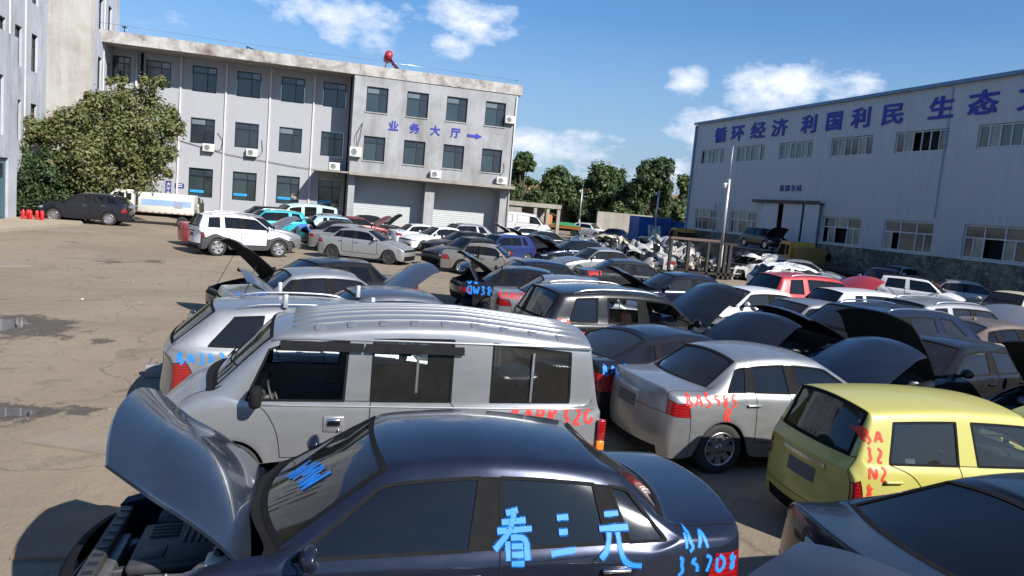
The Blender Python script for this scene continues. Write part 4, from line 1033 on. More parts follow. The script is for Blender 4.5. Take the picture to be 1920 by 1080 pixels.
    # loose cables
    for pts in ([(-6.3, YR-.05, 6.4), (-5.9, YR-.08, 5.9), (-6.0, YR-.1, 5.2), (-6.5, YR-.12, 5.1)], [(-3.2, YR-.05, 6.2), (-3.1, YR-.1, 5.4), (-3.3, YR-.1, 5.0), (-3.6, YR-.1, 5.05)], [(3.9, YB-.05, 8.1), (3.5, YB-.2, 7.2), (3.55, YB-.2, 6.3)], [(3.9, YB-.05, 8.1), (3.8, YB-.15, 7.0), (3.62, YB-.2, 6.3)], [(14.9, YB-.05, 6.2), (14.95, YB-.1, 5.6), (14.7, YB-.1, 5.2)],
                [(-9, YR-.05, 5.6), (-5.5, YR-.08, 4.9), (-1, YR-.08, 4.5), (.7, YR-.1, 4.4)]):
        q = MB(); q.tube(pts, .018, 5); q.build('cable', BLACK)
under(off, build_office)

ACW = simple('ac_white', (.55, .56, .54), .5, nscale=4, var=.15)
def make_ac():
    r = empty('air_conditioner'); q = MB(); q.bbox((-.40, -.15, 0), (.40, .15, .56), .02); q.build('case', ACW, r)
    q = MB(); Mx = Matrix.Translation((-.10, -.152, .28)) @ Matrix.Rotation(math.pi/2, 4, 'X')
    q.lathe([(0, 0), (.21, 0), (.21, .004)], 20, Mx, 0)
    for k in range(1, 5): q.lathe([(.05*k-.008, .006), (.05*k+.008, .006)], 20, Mx, 1)
    q.build('fan_grille', [BLACK, ACW], r)
    q = MB()
    for x in (-.32, .32): q.box((x-.02, -.16, -.03), (x+.02, .22, -.002))
    q.build('bracket', FRAME, r); return r
def copy_tree(o, parent=None):
    c = o.copy(); col.objects.link(c); c.parent = parent
    for ch in list(o.children): copy_tree(ch, c)
    return c
ac0 = make_ac(); acs = [(-6.85, YR-.22, 4.98, 'air conditioner box under the left window of the middle office floor'), (-3.85, YR-.22, 4.92, 'air conditioner box under the second window of the middle office floor'),
    (3.50, YB-.2, 5.55, 'large air conditioner box on the inner corner of the office block'), (9.55, YB-.3, 4.55, 'air conditioner standing on the ledge between the two roller doors'),
    (14.75, YB-.3, 4.55, 'air conditioner standing on the ledge at the right end above the roller door'), (15.05, YB-.2, 9.25, 'air conditioner hung at the top right corner of the office block'), (2.1, YR-1.6, 4.45, 'air conditioner on the small canopy of the recessed entrance')]
for i, (x, y, z, lb) in enumerate(acs):
    o = ac0 if i == 0 else copy_tree(ac0); o.location = (x, y, z); tag(o, lb, 'air conditioner', 'air conditioners on the office facade')
    if i == 2: o.scale = (1.05, 1.1, 1.25)
sh = empty('solar_heater', (5.9, 59, 12.0)); tag(sh, 'red solar water heater standing on the office roof edge', 'water heater')
REDM = simple('heater_red', (.30, .02, .03), .4, nscale=5)
q = MB(); q.lathe([(0, -.6), (.30, -.6), (.30, .6), (0, .6)], 20, Matrix.Translation((-.28, 0, 1.35)) @ Matrix.Rotation(R(80), 4, 'X'), 0); q.build('tank', REDM, sh)
q = MB()
for k in range(7): q.tube([(-.10, -.5+k*.17, 1.15), (.62, -.5+k*.17, .40)], .035, 6)
q.build('collector_tubes', simple('tube_dark', (.08, .02, .03), .2), sh)
q = MB(); q.tube([(-.6, -.5, 0), (-.28, -.5, 1.3), (.65, -.5, .35), (.65, -.5, 0)], .03, 5); q.tube([(-.6, .5, 0), (-.28, .5, 1.3), (.65, .5, .35), (.65, .5, 0)], .03, 5); q.build('stand', REDM, sh)
for i, (x, lb) in enumerate(((-4.1, 'thin dark bracket lying on the parapet above the fourth top window'), (-12.2, 'small vent pipe on the roof edge near the left building'))):
    r = empty('roof_vent', (x, YB+.15, 12.2)); tag(r, lb, 'vent', None); q = MB()
    if i: q.tube([(0, 0, 0), (0, 0, .45)], .03, 6); q.tube([(-.12, 0, .45), (.12, 0, .45)], .05, 6)
    else: q.tube([(-.3, 0, .25), (.4, 0, .05)], .04, 6); q.tube([(-.3, 0, .25), (-.2, 0, 0)], .03, 5)
    q.build('pipe', BLACK, r)
wire = MB(); wire.tube([(-14, YB+.1, 12.75), (-5, YB+.1, 12.62), (5, YB+.1, 12.68), (15.6, YB+.1, 12.6)], .012, 4)
for x in (-12, -6, 0, 6, 12, 15.4): wire.tube([(x, YB+.1, 12.2), (x, YB+.1, 12.66)], .012, 4)
tag(wire.build('roof_wire', CHROME), 'thin lightning wire on short posts along the office roof edge', 'wire')

# ------------------------------------------------------------------ left building (faces the yard from the left)
lb_ = empty('left_building', (-17, 50, 0)); tag(lb_, 'tall weathered grey building on the left with narrow dark windows in stepped bays', 'building')
def build_left(_):
    XA, XB_ = -14.5, -14.5
    Y1, Y2, Y3 = 45.1, 52.4, 59.0
    mb = MB()
    segs = [(-14.6, 27.0, Y1, 9.35, [(29.5, 1.0), (32.6, 1.0), (36.0, 1.0), (39.2, 1.0), (42.2, 1.0)], [(4.3, 7.2)]),]
    # near wing, low parapet at 9.35 m
    hs = [(y-27.0, y-27.0+w_, z0, z1) for (y, w_) in segs[0][4] for (z0, z1) in segs[0][5]]+[(43.95-27-4.2, 43.95-27, 0, 3.2)]
    wall(mb, (-14.5, 27, 0), (0, 1, 0), Y1-27, 9.35, hs, .3, 0, nrm=Vector((1, 0, 0)))
    mb.add([(-14.5, 27, 9.35), (-14.5, Y1, 9.35), (-15.6, Y1, 9.35), (-15.6, 27, 9.35)], [(0, 1, 2, 3)])
    mb.build('near_wall', [LWALL])
    # high wall set back above the near wing and running on
    mb = MB(); ys = [34.5, 37.2, 39.9, 42.6, 45.6, 48.0, 50.6]; hs = []
    for y in ys:
        hs.append((y-27, y-27+1.05, 8.35 if y > 45 else 9.6, 10.5 if y > 45 else 11.6)); hs.append((y-27, y-27+1.05, 12.2, 14.4))
        if y > 45: hs.append((y-27, y-27+1.05, 4.3, 6.5))
    hs = [h for h in hs]
    wall(mb, (-15.6, 27, 0), (0, 1, 0), Y2+.9-27, 16.5, hs, .3, 0, nrm=Vector((1, 0, 0)))
    mb.build('middle_wall', [LWALL])
    hall = [(Vector((-14.5-.16, 27+h[0], h[2])), h) for h in [(y-27.0, y-27.0+w_, z0, z1) for (y, w_) in segs[0][4] for (z0, z1) in segs[0][5]]]+[(Vector((-15.6-.16, 27+h[0], h[2])), h) for h in hs]
    for O, h in hall: window(None, O, (0, 1, 0), h[1]-h[0], h[3]-h[2], [(0, .55, 0, .72), (.55, 1, 0, .72), (0, .55, .72, 1), (.55, 1, .72, 1)], FRAME, (PANE, PANE3, PANE, PANE), nrm=Vector((1, 0, 0)))
    # stair tower step facing the yard, brown bare render
    mb = MB(); mb.add([(-15.6, Y2+.9, 0), (-13.5, Y2+2.9, 0), (-13.5, Y2+2.9, 16.5), (-15.6, Y2+.9, 16.5)], [(0, 1, 2, 3)]); mb.build('tower_wall', stucco('brown_render', (.36, .345, .325), (.21, .18, .155), .8, .6, .35))
    mb = MB(); hs = [(y-(Y2+2.9), y-(Y2+2.9)+1.0, z0, z1) for y in (56.3, 58.7) for (z0, z1) in ((4.6, 6.6), (8.3, 10.4), (12.0, 14.2))]
    wall(mb, (-13.5, Y2+2.9, 0), (0, 1, 0), 6.6, 16.5, hs, .3, 0, nrm=Vector((1, 0, 0)))
    mb.add([(-13.5, Y2+9.5, 0), (-20, Y2+9.5, 0), (-20, Y2+9.5, 16.5), (-13.5, Y2+9.5, 16.5)], [(0, 1, 2, 3)]); mb.add([(-15.6, 27, 16.5), (-15.6, Y2+.9, 16.5), (-13.5, Y2+2.9, 16.5), (-13.5, Y2+9.5, 16.5), (-30, Y2+9.5, 16.5), (-30, 27, 16.5)], [(0, 1, 2, 3, 4, 5)])
    mb.build('far_wall', [LWALL])
    for h in hs: window(None, (-13.5-.16, Y2+2.9+h[0], h[2]), (0, 1, 0), h[1]-h[0], h[3]-h[2], [(0, .5, 0, .72), (.5, 1, 0, .72), (0, 1, .72, 1)], FRAME, (PANE, PANE3, PANE), nrm=Vector((1, 0, 0)))
    for y in (33.2, 36, 38.7, 41.4, 44.2, 47.2, 49.6): mb = MB(); mb.box((-15.66, y-.05, 9.4 if y < Y1 else 0), (-15.55, y+.05, 16.4)); mb.build('pilaster', PILAS)
    for y in (57.75,): mb = MB(); mb.box((-13.56, y-.05, 0), (-13.45, y+.05, 16.4)); mb.build('pilaster', PILAS)
    q = MB(); q.box((-14.75, 39.8, 0), (-14.62, 43.9, 3.15)); q.box((-14.62, 41.8, 0), (-14.60, 41.86, 3.15), 1); q.box((-14.62, 42.3, 2.2), (-14.605, 43.5, 2.9), 2); q.build('metal_gate', [simple('gate_blue', (.07, .13, .17), .55, nscale=3), BLACK, PANE3])
    q = MB(); q.box((-15.2, Y2+9.3, 12.3), (-12.9, Y2+6, 12.45)); q.build('ledge', FRAME)
under(lb_, build_left)
kb = MB(); kb.add([(-14.5, 30, .14), (-12.4, 36, .14), (-11.2, 44.5, .14), (-12.0, 47.0, .14), (-14.5, 47.5, .14)], [(0, 1, 2, 3, 4)]); kb.add([(-14.5, 30, 0), (-12.4, 36, 0), (-11.2, 44.5, 0), (-12.0, 47.0, 0), (-14.5, 47.5, 0), (-14.5, 30, .14), (-12.4, 36, .14), (-11.2, 44.5, .14), (-12.0, 47.0, .14), (-14.5, 47.5, .14)], [(i, (i+1) % 5, 5+(i+1) % 5, 5+i) for i in range(5)])
tag(kb.build('pavement', stucco('pavement_concrete', (.33, .27, .20), (.22, .18, .14), .5, .1, 1.2)), kind='structure')
EXR = simple('extinguisher_red', (.50, .015, .02), .35, nscale=8)
for i, (x, y) in enumerate([(-13.9, 44.2), (-13.72, 44.35), (-13.55, 44.15), (-13.30, 44.3), (-13.12, 44.45), (-13.02, 44.2)]):
    r = empty('fire_extinguisher', (x, y, .14)); tag(r, 'small red fire extinguisher standing by the blue gate', 'fire extinguisher', 'red fire extinguishers by the gate')
    q = MB(); q.lathe([(0, 0), (.085, 0), (.09, .03), (.09, .38), (.06, .45), (.025, .48), (.025, .50)], 14); q.build('cylinder', EXR, r)
    q = MB(); q.tube([(-.02, 0, .49), (.02, 0, .54), (.10, 0, .56)], .015, 5); q.tube([(.03, 0, .52), (.11, .02, .45), (.11, .02, .2)], .012, 5); q.build('valve', BLACK, r)

# ------------------------------------------------------------------ warehouse
XW = 35.
def metal_sheet():
    s = NT('corrugated_sheet'); P = s.pos(); wv = s.n('ShaderNodeTexWave'); wv.bands_direction = 'Y'; wv.inputs['Scale'].default_value = 1.55; wv.wave_profile = 'SIN'; s.l(P, wv.inputs[0])
    st = s.noise(1.2, 6, .65, s.pos((1, 1.5, .10))); b = s.noise(.15, 3, .5, P)
    c = s.mix(s.ramp(st, [(.45, (0,)*3), (.8, (.8,)*3)]), (.38, .405, .44), (.25, .275, .305)); c = s.mix(b, c, (.42, .445, .48))
    return s.bsdf(c, .5, .0, bump=wv.outputs['Fac'], bstr=.8, bdist=.03)
WSHEET = metal_sheet()
wh = empty('warehouse', (XW, 50, 0)); tag(wh, 'long blue grey corrugated metal warehouse with dark blue slogan along its top', 'warehouse')
WY0, WY1 = 8.0, 64.0
def build_wh(_):
    nrm = Vector((-1, 0, 0)); uppers = [(58.72, 62.72), (52.78, 56.78), (46.86, 50.84), (40.94, 44.93), (35.02, 39.02), (29.1, 33.1), (23.2, 27.2), (17.3, 21.3), (11.4, 15.4)]; lowers = [(58.72, 62.6), (52.7, 56.6), (41.0, 44.75), (35.1, 38.95), (29.2, 33.05), (23.3, 27.1), (17.4, 21.2), (11.4, 15.2)]
    hs = [(WY1-b, WY1-a, 8.23-2.1, 9.5-2.1) for a, b in uppers]+[(WY1-b, WY1-a, 2.29-2.1, 4.13-2.1) for a, b in lowers]
    mb = MB(); wall(mb, (XW, WY1, 2.1), (0, -1, 0), WY1-WY0, 9.95, hs+[(WY1-51.6, WY1-46.9, 0, 2.75)], .16, 0, nrm=nrm)
    mb.add([(XW, WY1, 0), (XW+30, WY1, 0), (XW+30, WY1, 14), (XW+15, WY1, 15), (XW, WY1, 12.05)], [(4, 3, 2, 1, 0)]); mb.build('sheet_wall', [WSHEET])
    mb = MB(); mb.add([(XW-.25, WY1+.2, 12.05), (XW-.25, WY0, 12.05), (XW+15, WY0, 14.2), (XW+15, WY1+.2, 14.2)], [(0, 1, 2, 3)]); mb.box((XW-.25, WY0, 11.9), (XW-.12, WY1+.2, 12.1)); mb.build('roof', simple('roof_blue', (.10, .20, .33), .5, nscale=2))
    mb = MB(); mb.box((XW-.16, WY1-.1, 2.0), (XW-.01, WY1+.08, 11.85)); mb.build('corner_trim', simple('trim_blue', (.16, .24, .36), .5))
    mb = MB(); mb.box((XW-.05, 35.13, 4.4), (XW-.003, 35.19, 11.8)); mb.build('seam_pipe', simple('trim_blue', (.16, .24, .36), .5))
    rg = random.Random(2)
    for i, (a, b) in enumerate(uppers):
        n = 6; lay = [(k/n, (k+1)/n, 0, 1) for k in range(n)]; op = (0,) if i == 0 else ((2, 3, 4) if i == 4 else ())
        lay2 = lay if i else [(0, .12, 0, 1), (.12, .3, 0, 1), (.3, .48, 0, 1), (.48, .65, 0, 1), (.65, .82, 0, 1), (.82, 1, 0, 1)]
        window(None, (XW+.10, b-.03, 8.25), (0, -1, 0), b-a-.06, 1.22, lay2, WFRAME, (PANEG, PANEL_, PANEG, PANEG, PANEL_), .06, nrm, op)
    for i, (a, b) in enumerate(lowers):
        lay = [(0, .5/1.5*.95, 0, .62), (.32, .66, 0, .62), (.66, 1, 0, .62), (0, .33, .62, 1), (.33, .66, .62, 1), (.66, 1, .62, 1)]
        lay = [(0, .16, 0, .62), (.16, .33, 0, .62), (.33, .66, 0, .62), (.66, .83, 0, .62), (.83, 1, 0, .62), (0, .33, .62, 1), (.33, .66, .62, 1), (.66, 1, .62, 1)]
        op = {2: (0, 2), 3: (1,), 4: (2,)}.get(i, ())
        window(None, (XW+.10, b-.03, 2.31), (0, -1, 0), b-a-.06, 1.80, lay, WFRAME, [rg.choice((PANEG, PANEG, PANEL_)) for _ in range(8)], .07, nrm, op)
        q = MB(); q.box((XW-.08, a-.1, 2.2), (XW+.15, b+.1, 2.285)); q.build('window_sill', WFRAME)
    # sliding door under its track
    q = MB(); q.box((XW-.45, 44.8, 4.92), (XW-.01, 53.0, 5.0)); q.box((XW-.45, 44.8, 5.0), (XW-.40, 53.0, 5.14)); q.build('door_track', simple('rusty_dark', (.06, .045, .04), .7, nscale=3))
    for y0, y1, t in ((49.75, 51.7, 0), (46.9, 49.1, 0), (44.9, 46.5, .1)):
        q = MB(); q.box((XW-.22-t, y0, 1.35), (XW-.15-t, y1, 4.9)); q.build('sliding_door', simple('door_sheet', (.40, .43, .47), .5, nscale=1.5))
    q = MB(); q.box((XW+.8, WY0, 0), (XW+.9, WY1-.1, 11.8)); q.build('dark_interior', HOLE_SHADE)  # added black sheet close behind the wall, painting the unlit inside and hiding sky
    # slogan
    ch = [('循', 58.58, 60.65), ('环', 55.84, 57.99), ('经', 52.85, 55.05), ('济', 50.05, 52.17), ('利', 46.6, 48.5), ('国', 43.96, 45.8), ('利', 41.28, 43.22), ('民', 38.47, 40.51), ('生', 34.8, 36.75), ('态', 31.98, 34.03), ('文', 29.0, 31.0), ('明', 26.2, 28.2)]
    for c, a, b in ch: cjk(None, c, (XW-.04, b, 10.18), (0, -1, 0), 1.38, SIGNB, nrm, .10, (b-a)/1.38*.96)
    for k, c in enumerate('拆解车间'): cjk(None, c, (XW-.04, 50.13-k*.68, 5.88), (0, -1, 0), .50, SIGNT, nrm, .08, 1.1)
    q = MB()
    for y in (58.66, 57.0): q.box((XW-.35, y-.03, 1.3), (XW-.30, y+.03, 4.85))
    for k in range(9): q.box((XW-.34, 57.0, 1.6+k*.38), (XW-.31, 58.66, 1.64+k*.38))
    q.build('ladder_frame', simple('trim_blue', (.16, .24, .36), .5))
under(wh, build_wh)
# loading dock of rough rubble masonry with mould
def rubble():
    s = NT('mouldy_rubble'); P = s.pos(); v = s.n('ShaderNodeTexVoronoi'); v.inputs['Scale'].default_value = 2.6; s.l(s.pos((1, 1, 1.4)), v.inputs['Vector'])
    a = s.noise(.45, 8, .75, P, .8); b = s.noise(3.0, 8, .8, P)
    c = s.ramp(a, [(.35, (.018, .022, .016)), (.48, (.10, .095, .075)), (.58, (.26, .22, .15)), (.66, (.06, .085, .05)), (.78, (.02, .022, .02))])
    c = s.mix(s.ramp(b, [(.54, (0,)*3), (.60, (.8,)*3)]), c, (.42, .41, .38)); c = s.mix(s.math('MULTIPLY', v.outputs['Distance'], .5), c, (.03, .03, .028))
    return s.bsdf(c, .95, bump=b, bstr=.8, bdist=.05)
RUB = rubble()
dk = empty('loading_dock', (32, 50, 0)); tag(dk, 'mould stained rubble plinth and loading dock along the foot of the warehouse', 'dock')
def build_dk(_):
    q = MB(); wall(q, (XW-.12, WY1, 0), (0, -1, 0), WY1-WY0, 2.2, [], .1, nrm=Vector((-1, 0, 0))); q.add([(XW-.12, WY0, 2.2), (XW+.1, WY0, 2.2), (XW+.1, WY1, 2.2), (XW-.12, WY1, 2.2)], [(0, 3, 2, 1)]); q.build('plinth', RUB)
    q = MB(); q.box((30.0, 43.8, 0), (XW-.13, 55, 1.42)); q.box((29.9, 43.7, 1.42), (XW-.13, 55.1, 1.47), 1); q.build('platform', [RUB, CONC])
under(dk, build_dk)

# ------------------------------------------------------------------ poles with cameras
GALV = simple('galvanised', (.42, .43, .44), .5, .5, nscale=4)
for (x, y, h, hc, lb) in ((22.4, 36.75, 7.25, 5.2, 'nearest tall grey pole with a dome camera, in front of the warehouse door'), (34.4, 91., 8.2, 5.6, 'farthest grey camera pole, beside the concrete shed'), (32.45, 65.3, 8.2, 5.35, 'grey camera pole in front of the blue container')):
    r = empty('camera_pole', (x, y, 0)); tag(r, lb, 'pole', 'camera poles across the yard')
    q = MB(); q.tube([(0, 0, 0), (0, 0, 1.9)], .12, 12); q.tube([(0, 0, 1.9), (0, 0, hc+.25)], .085, 12); q.lathe([(.14, 1.85), (.14, 1.95)], 12); q.build('post', GALV, r)
    q = MB(); q.tube([(0, 0, hc+.2), (0, 0, h)], .022, 6); q.build('lightning_rod', GALV, r)
    q = MB(); q.tube([(0, 0, hc), (-.28, -.1, hc+.02)], .025, 6, 1); Mx = Matrix.Translation((-.30, -.1, hc-.14)); q.lathe([(0, -.12), (.07, -.10), (.09, -.03), (.09, .04), (.10, .05), (.10, .14), (.04, .17), (0, .17)], 14, Mx, 0); q.build('dome_camera', [ACW, GALV], r)

# ------------------------------------------------------------------ vegetation
def leafmat(name, cols, trans=.25):
    s = NT(name); o = s.n('ShaderNodeObjectInfo'); P = s.pos(); f = s.noise(1.1, 3, .6, P); g = s.n('ShaderNodeTexWhiteNoise'); mp_ = s.n('ShaderNodeVectorMath', operation='SNAP'); mp_.inputs[1].default_value = (.35, .35, .35); s.l(P, mp_.inputs[0]); s.l(mp_.outputs[0], g.inputs[0])
    c = s.ramp(s.math('ADD', s.math('MULTIPLY', f, .65), s.math('MULTIPLY', g.outputs[0], .35)), [(.25+i*.5/(len(cols)-1), c) for i, c in enumerate(cols)])
    d = s.n('ShaderNodeBsdfPrincipled'); s.l(c, d.inputs['Base Color']); d.inputs['Roughness'].default_value = .55
    t = s.n('ShaderNodeBsdfTranslucent'); s.l(s.mix(.5, c, (.20, .26, .04)), t.inputs[0]); m = s.n('ShaderNodeMixShader'); m.inputs[0].default_value = trans; s.l(d.outputs[0], m.inputs[1]); s.l(t.outputs[0], m.inputs[2]); s.l(m.outputs[0], s.out.inputs[0]); return s.m
BARK = simple('bark', (.11, .09, .07), .95, nscale=5, var=.4)
def tree(name, label, x, y, blobs, size, n, mats, trunk_r=.16, group=None, th=None, cat='tree', droop=0.):
    """blobs: (dx,dy,z,r) crown clumps; leaves scattered through their outer shells"""
    rg = random.Random(int(x*10)+int(y)); r = empty(name, (x, y, 0)); tag(r, label, cat, group)
    V = []; F = []; K = []; tot = sum(b[3]**2 for b in blobs)
    for b in blobs:
        for sub in range(max(4, int(9*b[3]**2/ (max(x_[3] for x_ in blobs)**2)*3))):
            d = Vector((rg.gauss(0, 1), rg.gauss(0, 1), rg.gauss(0, .8))).normalized(); cc = Vector(b[:3])+d*b[3]*rg.uniform(.45, .95); rr = b[3]*rg.uniform(.20, .55)
            nn = max(3, int(n*b[3]**2/tot/ max(4, int(9*b[3]**2/(max(x_[3] for x_ in blobs)**2)*3))))
            for _ in range(nn):
                e = Vector((rg.gauss(0, 1), rg.gauss(0, 1), rg.gauss(0, 1))).normalized()*rr*rg.uniform(.3, 1.1)**.6*(1 if rg.random() < .88 else 1.5); p = cc+e; p.z -= droop*abs(rg.gauss(0, .4))
                nv = (e.normalized()+Vector((0, 0, .6))+Vector((rg.gauss(0, .5), rg.gauss(0, .5), rg.gauss(0, .5)))).normalized(); a = nv.orthogonal().normalized(); a.rotate(Matrix.Rotation(rg.uniform(0, 6.28), 3, nv)); c_ = nv.cross(a); s_ = size*rg.uniform(.55, 1.25)
                k = len(V); V += [p-a*s_, p-c_*s_*.55+nv*s_*.15, p+a*s_, p+c_*s_*.55+nv*s_*.15]; F.append((k, k+1, k+2, k+3)); K.append(0 if len(mats) == 1 or rg.random() < .7 else 1)
    me = mesh_from('crown', V, F, mats, K); link('crown', me, r)
    q = MB(); top = max(b[2] for b in blobs)*.8; q.tube([(0, 0, -.1), (rg.uniform(-.1, .1), 0, top*.3), (rg.uniform(-.3, .3), 0, top*.6), (rg.uniform(-.3, .3), 0, top)], [trunk_r*1.2, trunk_r, trunk_r*.7, trunk_r*.25], 8)
    for b in blobs:
        s0 = Vector((0, 0, min(b[2]*.55, top*.5))); e0 = Vector(b[:3]); q.tube([s0, s0.lerp(e0, .5)+Vector((0, 0, .2)), e0], [trunk_r*.5, trunk_r*.35, trunk_r*.1], 6)
    q.build('trunk', BARK, r); return r
LF1 = leafmat('leaf_broad', [(.05, .075, .022), (.095, .125, .038), (.155, .175, .06), (.20, .19, .085)]); LF2 = leafmat('leaf_yellowed', [(.10, .085, .03), (.16, .135, .055), (.20, .17, .08)])
LFD = leafmat('leaf_dark', [(.018, .038, .014), (.036, .066, .022), (.062, .10, .032)]); LFM = leafmat('leaf_mid', [(.035, .065, .022), (.065, .105, .034), (.11, .155, .05)]); LFP = leafmat('leaf_pale', [(.05, .075, .025), (.09, .12, .04), (.14, .16, .06)])
CORN = leafmat('corn_tops', [(.10, .10, .04), (.24, .17, .08), (.33, .22, .11)])
# crown clumps of the big broad-leaved tree by the left building: built round its trunk at (-10.9, 50)
BT = [(-4.6, 0, 3.9, 1.2), (-3.8, .3, 2.2, 1.3), (-3.9, -.2, 5.0, 1.0), (-2.4, .2, 4.4, 1.5), (-2.4, -.5, 2.6, 1.6), (-1.0, 0, 5.8, 1.5), (-.6, -.8, 3.6, 1.9), (-.9, 0, 1.9, 1.5), (1.0, .2, 6.6, 1.4), (1.3, -.6, 4.6, 1.9), (1.2, 0, 2.6, 1.7), (2.9, 0, 6.9, 1.3), (3.3, -.3, 5.2, 1.7), (3.0, 0, 3.2, 1.6), (4.5, 0, 5.9, .9), (4.4, 0, 4.3, 1.1), (3.3, .2, 8.1, .75), (1.1, 0, 7.9, .6), (-.4, .3, 6.9, .8), (4.0, 0, 3.3, .8), (-5.0, .2, 2.9, .8)]
BT += [(-4.8, 0, 1.3, 1.0), (-3.4, .5, .9, 1.0), (-2.2, .5, 1.2, 1.2), (.2, .8, 1.2, 1.1), ]
tree('broadleaf_tree', 'large broad leaved tree with yellowing clusters behind the black suv', -11.75, 50.0, [(a*.80, b*.7, c*1.06, d*.92) for a, b, c, d in BT], .12, 60000, [LF1, LF2], .2, droop=.25)
tree('vine_thicket', 'dark creeper thicket against the wall left of the black suv', -14.4, 48.2, [(-.6, 0, .6, .8), (0, 0, 1.2, .9), (.7, .2, 1.0, .9), (-.5, .3, 2.2, .9), (.5, .4, 2.3, 1.0), (0, .5, 3.2, .9), (1.6, .4, .9, .8)], .12, 9000, [LFD], .05, cat='thicket')
rg = random.Random(11)
def bl(w_, h_, z0, n, seed):
    rg = random.Random(seed); return [(rg.uniform(-w_, w_), rg.uniform(-1, 1), z0+rg.random()*h_, rg.uniform(.28, .5)*w_) for _ in range(n)]
TG = 'trees beyond the far end of the yard'
def fartree(label, x, y, w_, z0, h_, n, mat, size=.27, leaves=11000, name='tree'):
    B = []; rg = random.Random(int(x*7+y))
    for k in range(n):
        t = rg.random(); ww = w_*(1-.65*t**1.5); B.append((rg.uniform(-ww, ww), rg.uniform(-1.2, 1.2), z0+t*h_, rg.uniform(.26, .42)*w_))
    tree(name, label, x, y, B, size, leaves, mat, .2, TG)
fartree('narrow tree rising at the right corner of the office', 26.2, 91, 2.1, 2.2, 7.0, 13, [LFM])
fartree('low bushy tree behind the shed by the office corner', 30.4, 95, 2.6, 1.5, 3.6, 10, [LFM])
fartree('wide willow-like tree behind the concrete shed', 36.6, 104, 4.6, 1.2, 7.0, 24, [LFM, LFD], .3, 18000)
fartree('broad dark tree just right of the farthest pole', 43.0, 103, 4.6, 1.0, 7.6, 24, [LFD, LFM], .3, 20000)
fartree('tallest dark round tree left of the container pole', 45.3, 93, 4.2, 1.2, 8.6, 26, [LFD, LFD], .3, 22000)
fartree('low spreading bush in front of the dark trees', 40.5, 92, 3.0, .6, 2.8, 10, [LFP])
fartree('pale leafy tree touching the far corner of the warehouse', 43.6, 80, 2.4, 1.2, 6.4, 14, [LFP])
fartree('small dark tree low behind the container', 55.5, 112, 3.4, .5, 3.2, 8, [LFM])
def strip(name, label, x0, x1, y, h_, mat, n, size=.5, kind='stuff'):
    rg = random.Random(int(x0*3+y)); V = []; F = []
    for _ in range(n):
        p = Vector((rg.uniform(x0, x1), y+rg.uniform(-3, 3), h_*rg.random()**.7)); nv = Vector((rg.gauss(0, 1), -1, rg.gauss(.4, .6))).normalized(); a = nv.orthogonal().normalized(); a.rotate(Matrix.Rotation(rg.uniform(0, 6.28), 3, nv)); c_ = nv.cross(a); s_ = size*rg.uniform(.5, 1.3); k = len(V)
        V += [p-a*s_, p-c_*s_*.5, p+a*s_, p+c_*s_*.5]; F.append((k, k+1, k+2, k+3))
    o = link(name, mesh_from(name, V, F, [mat])); tag(o, label, 'field' if 'corn' in name else 'hedge', kind=kind)
strip('corn_field', 'tall dry tasselled corn standing behind the trees', 25, 120, 128, 7.2, CORN, 14000)
strip('undergrowth', 'dense green undergrowth along the end of the yard', 24, 110, 110, 4.6, LFM, 26000, .38)
strip('far_wood', 'distant line of trees along the horizon', -120, 400, 320, 7.5, LFM, 16000, 2.2)
for i, (x, y) in enumerate([(-9.0, YR-.4), (-11.9, 47.6), (-12.6, 47.9)]):
    tree('weed', ['small weed at the foot of the office wall', 'leafy weed by the fire extinguishers', 'leafy weed beside the kerb behind the extinguishers'][i], x, y, [(0, 0, .25, .3), (.3, 0, .2, .25), (-.3, 0, .2, .22)], .07, 500, [LFM], .01, cat='weed')

# ------------------------------------------------------------------ shed, stack, container
shd = empty('concrete_shed', (23, 76, 0)); tag(shd, 'unfinished bare concrete shed with square posts beside the office', 'shed')
def build_shed(_):
    q = MB(); q.box((19.6, 75.2, 3.0), (26.3, 82, 3.45)); q.build('roof_slab', CONC)
    for x in (23.3, 24.7, 25.9):
        q = MB(); q.box((x, 75.3, 0), (x+.35, 75.65, 2.99)); q.build('post', CONC)
    q = MB(); q.box((19.6, 75.4, 0), (22.0, 75.6, 2.99)); q.box((19.6, 80, 0), (26, 80.2, 2.99)); q.build('wall', CONC)
under(shd, build_shed)
rg = random.Random(4)
for i in range(9):
    x, z = 22.9+(i % 3)*.62, .3+(i//3)*.42; r = empty('old_tyre', (x, 77, z)); tag(r, 'worn tyre in the stack inside the concrete shed', 'tyre', 'tyres stacked in the shed'); r.rotation_euler = (R(rg.uniform(-10, 10)), 0, R(rg.uniform(-20, 20)))
    q = MB(); q.lathe([(.18, -.09), (.28, -.1), (.31, 0), (.28, .1), (.18, .09)], 18, Matrix.Rotation(math.pi/2, 4, 'X'), 0); q.build('tread', TYRE, r)
cnt = empty('blue_container', (35.5, 72, 0)); tag(cnt, 'large blue steel container body beside the yellow lorry', 'container')
def build_cnt(_):
    bm_ = simple('container_blue', (.015, .085, .30), .5, nscale=1.5, var=.35)
    q = MB(); q.box((33.4, 71.0, .5), (37.2, 73.4, 3.0)); q.build('shell', bm_)
    q = MB()
    for k in range(9): q.box((33.5+k*.44, 70.94, .6), (33.56+k*.44, 71.0-.001, 2.9))
    q.build('ribs', bm_)
    q = MB(); q.box((37.4, 71.2, .5), (39.2, 73.2, 2.75)); q.box((37.6, 71.15, 1.2), (38.6, 71.19, 2.3), 1); q.build('end_panel', [bm_, simple('blue_light', (.03, .16, .42), .5)])
    q = MB(); q.box((33.4, 71.2, .1), (39.2, 73.2, .5)); q.build('skid', BLACK)
under(cnt, build_cnt)
